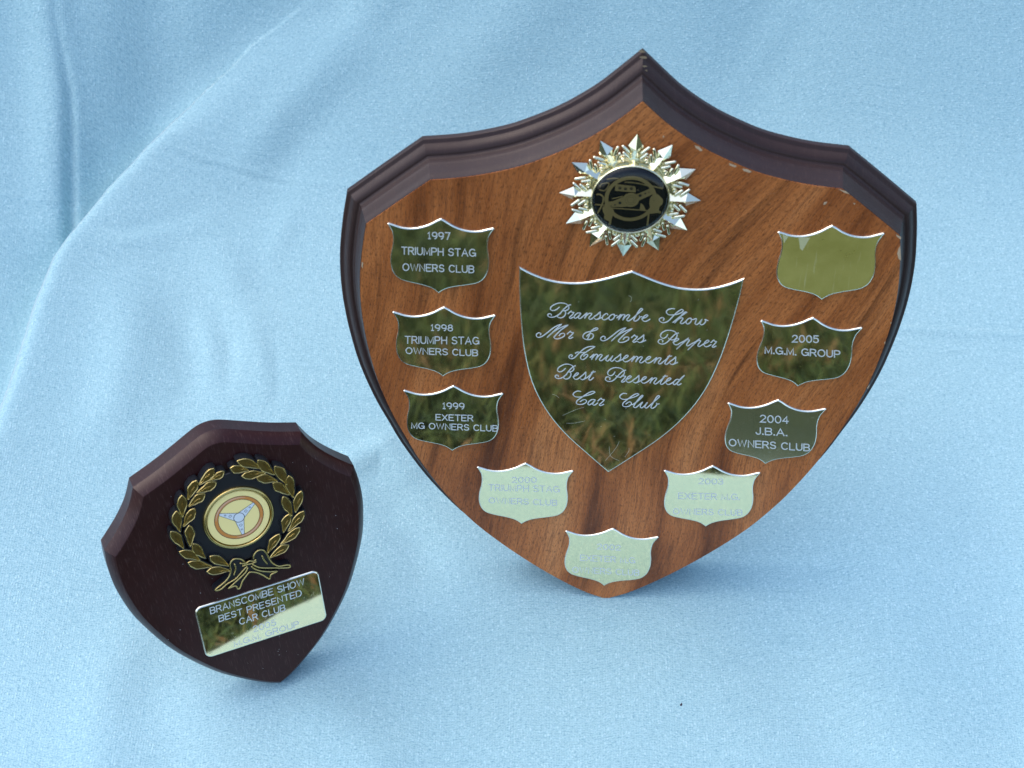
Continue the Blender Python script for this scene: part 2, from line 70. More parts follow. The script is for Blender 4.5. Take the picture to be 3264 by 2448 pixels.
 'small': [[[-1750,4474,-1723,4741,-1616,4736,-1616,4736,-1590,4726,-1573,4702,-1569,4670,-1579,4638,-1601,4615,-1629,4608,-1736,4613],[-1629,4608,-1629,4608,-1600,4597,-1580,4571,-1576,4536,-1588,4502,-1612,4477,-1643,4469,-1750,4474],[-1523,4464,-1495,4731,-1395,4726,-1395,4726,-1366,4715,-1347,4689,-1342,4654,-1354,4620,-1378,4595,-1409,4587,-1510,4592],[-1416,4588,-1353,4456],[-1293,4453,-1171,4716,-1102,4444],[-1253,4540,-1125,4534],[-1042,4442,-1015,4709,-874,4434,-848,4702],[-643,4654,-666,4682,-702,4695,-741,4690,-772,4667,-787,4634,-781,4599,-756,4573,-719,4562,-678,4550,-651,4522,-645,4486,-663,4453,-699,4432,-743,4429,-781,4445,-804,4475],[-396,4642,-421,4669,-453,4683,-487,4682,-520,4666,-548,4638,-568,4599,-578,4555,-576,4511,-564,4471,-541,4439,-511,4421,-478,4417,-444,4428,-414,4452],[-210,4673,-250,4665,-286,4637,-313,4595,-326,4544,-323,4492,-304,4447,-273,4417,-234,4405,-194,4413,-157,4441,-131,4483,-118,4534,-121,4586,-140,4631,-171,4661,-210,4673],[-69,4397,-45,4666,29,4420,147,4657,123,4388],[184,4386,208,4654,316,4650,316,4650,343,4640,361,4615,365,4583,355,4551,333,4528,305,4521,196,4525],[305,4521,305,4521,335,4510,355,4483,360,4448,349,4413,324,4389,293,4381,184,4386],[597,4637,439,4644,415,4375,574,4368],[427,4515,564,4509],[930,4583,907,4611,870,4625,831,4619,799,4597,785,4563,791,4528,817,4501,854,4490,896,4479,924,4451,930,4415,912,4381,876,4360,832,4356,793,4373,770,4403],[986,4349,1009,4619],[1158,4341,1180,4611],[998,4484,1169,4476],[1346,4604,1305,4595,1269,4567,1242,4525,1230,4473,1234,4421,1253,4376,1285,4345,1325,4333,1366,4342,1402,4370,1428,4412,1440,4464,1437,4516,1417,4561,1385,4592,1346,4604],[1513,4596,1558,4323,1643,4577,1689,4317,1776,4584]],[[-1533,4012,-1507,4269,-1397,4264,-1397,4264,-1371,4255,-1353,4232,-1348,4200,-1359,4170,-1381,4148,-1410,4141,-1520,4146],[-1410,4141,-1410,4141,-1380,4131,-1359,4105,-1355,4071,-1366,4038,-1391,4015,-1423,4007,-1533,4012],[-1113,4252,-1274,4259,-1299,4002,-1139,3995],[-1286,4136,-1148,4130],[-903,4206,-927,4233,-963,4245,-1003,4240,-1035,4219,-1050,4187,-1044,4153,-1019,4128,-981,4117,-939,4106,-911,4079,-905,4045,-923,4013,-960,3992,-1004,3989,-1044,4005,-1067,4034],[-824,4240,-651,4232],[-737,4236,-762,3978],[-486,3965,-462,4224,-358,4219,-358,4219,-328,4209,-307,4182,-302,4147,-314,4112,-339,4088,-371,4080,-475,4084],[-257,3955,-233,4214,-129,4209,-129,4209,-99,4199,-78,4173,-73,4140,-84,4106,-110,4083,-142,4075,-246,4080],[-149,4075,-81,3947],[167,4197,5,4204,-18,3945,144,3937],[-6,4079,133,4073],[380,4150,356,4177,318,4190,278,4185,246,4163,231,4131,238,4097,264,4071,302,4061,345,4049,373,4023,379,3988,362,3956,325,3935,280,3932,239,3948,216,3977],[623,4177,460,4184,437,3924,600,3917],[449,4059,589,4053],[663,3914,685,4174,839,3907,860,4166],[923,4164,1098,4156],[1011,4160,989,3900],[1325,4146,1162,4153,1141,3893,1305,3886],[1151,4029,1292,4022],[1368,3883,1389,4144,1471,4140,1471,4140,1510,4128,1542,4099,1562,4055,1566,4005,1554,3956,1528,3914,1492,3887,1450,3879,1368,3883]],[[-669,3777,-694,3803,-725,3817,-759,3815,-791,3800,-819,3772,-839,3735,-848,3692,-847,3649,-834,3610,-812,3580,-783,3562,-750,3558,-716,3569,-687,3593],[-612,3552,-493,3808,-423,3544],[-573,3637,-446,3632],[-363,3542,-339,3802,-239,3798,-239,3798,-210,3788,-190,3762,-185,3728,-196,3695,-221,3671,-252,3663,-352,3667],[-258,3663,-194,3535],[180,3743,155,3770,124,3783,90,3782,58,3766,30,3738,10,3701,1,3658,3,3615,15,3576,38,3546,67,3528,101,3524,134,3535,164,3559],[262,3778,239,3517,385,3512],[468,3770,453,3601,453,3601,457,3565,472,3535,498,3514,530,3506,562,3511,591,3530,612,3559,621,3594,636,3764],[674,3500,696,3761,804,3757,804,3757,830,3748,848,3724,853,3692,843,3661,821,3639,793,3632,686,3636],[793,3632,793,3632,823,3621,843,3596,848,3561,838,3527,813,3503,782,3495,674,3500]],[[-437,3232,-421,3257,-396,3274,-365,3280,-335,3276,-310,3261,-293,3238,-288,3210,-295,3183,-458,3034,-300,3026],[-130,3269,-168,3258,-200,3225,-221,3176,-226,3120,-214,3069,-188,3032,-153,3018,-116,3028,-83,3062,-63,3111,-58,3167,-69,3218,-95,3254,-130,3269],[100,3257,62,3246,30,3213,9,3164,4,3108,16,3057,42,3020,77,3006,115,3016,147,3050,168,3099,173,3155,161,3206,135,3243,100,3257],[391,3242,265,3248,245,3128,259,3143,302,3160,345,3152,378,3121,389,3078,375,3034,341,3003,297,2994,256,3010,229,3046]],[[-1268,2700,-1244,2939,-1163,2718,-1039,2928,-1063,2689],[-997,2685,-983,2684,-981,2701,-996,2702,-997,2685],[-712,2875,-744,2902,-783,2914,-824,2909,-862,2887,-890,2853,-905,2810,-905,2764,-889,2723,-860,2693,-822,2676,-781,2677,-742,2695,-711,2727,-692,2768,-692,2777,-786,2782],[-692,2777,-701,2681],[-639,2666,-625,2665,-623,2682,-638,2682,-639,2666],[-559,2661,-537,2901,-454,2680,-331,2890,-353,2650],[-288,2647,-273,2646,-272,2663,-286,2663,-288,2647],[132,2830,100,2858,60,2869,19,2864,-19,2842,-47,2808,-62,2764,-61,2719,-45,2678,-16,2647,22,2631,64,2631,103,2649,134,2681,153,2723,153,2732,58,2737],[153,2732,144,2635],[207,2620,228,2861,337,2855,337,2855,369,2845,392,2820,398,2789,386,2758,360,2736,326,2730,217,2735],[319,2730,392,2610],[591,2841,547,2834,509,2810,481,2772,468,2727,473,2680,494,2640,528,2612,571,2600,615,2607,653,2631,681,2669,693,2715,689,2761,668,2802,633,2830,591,2841],[770,2832,757,2675,757,2675,761,2642,778,2614,807,2594,841,2585,877,2590,909,2607,931,2633,940,2665,953,2822],[1000,2577,1019,2818,1130,2813,1130,2813,1162,2802,1185,2777,1191,2744,1179,2712,1153,2689,1119,2682,1009,2688]]],
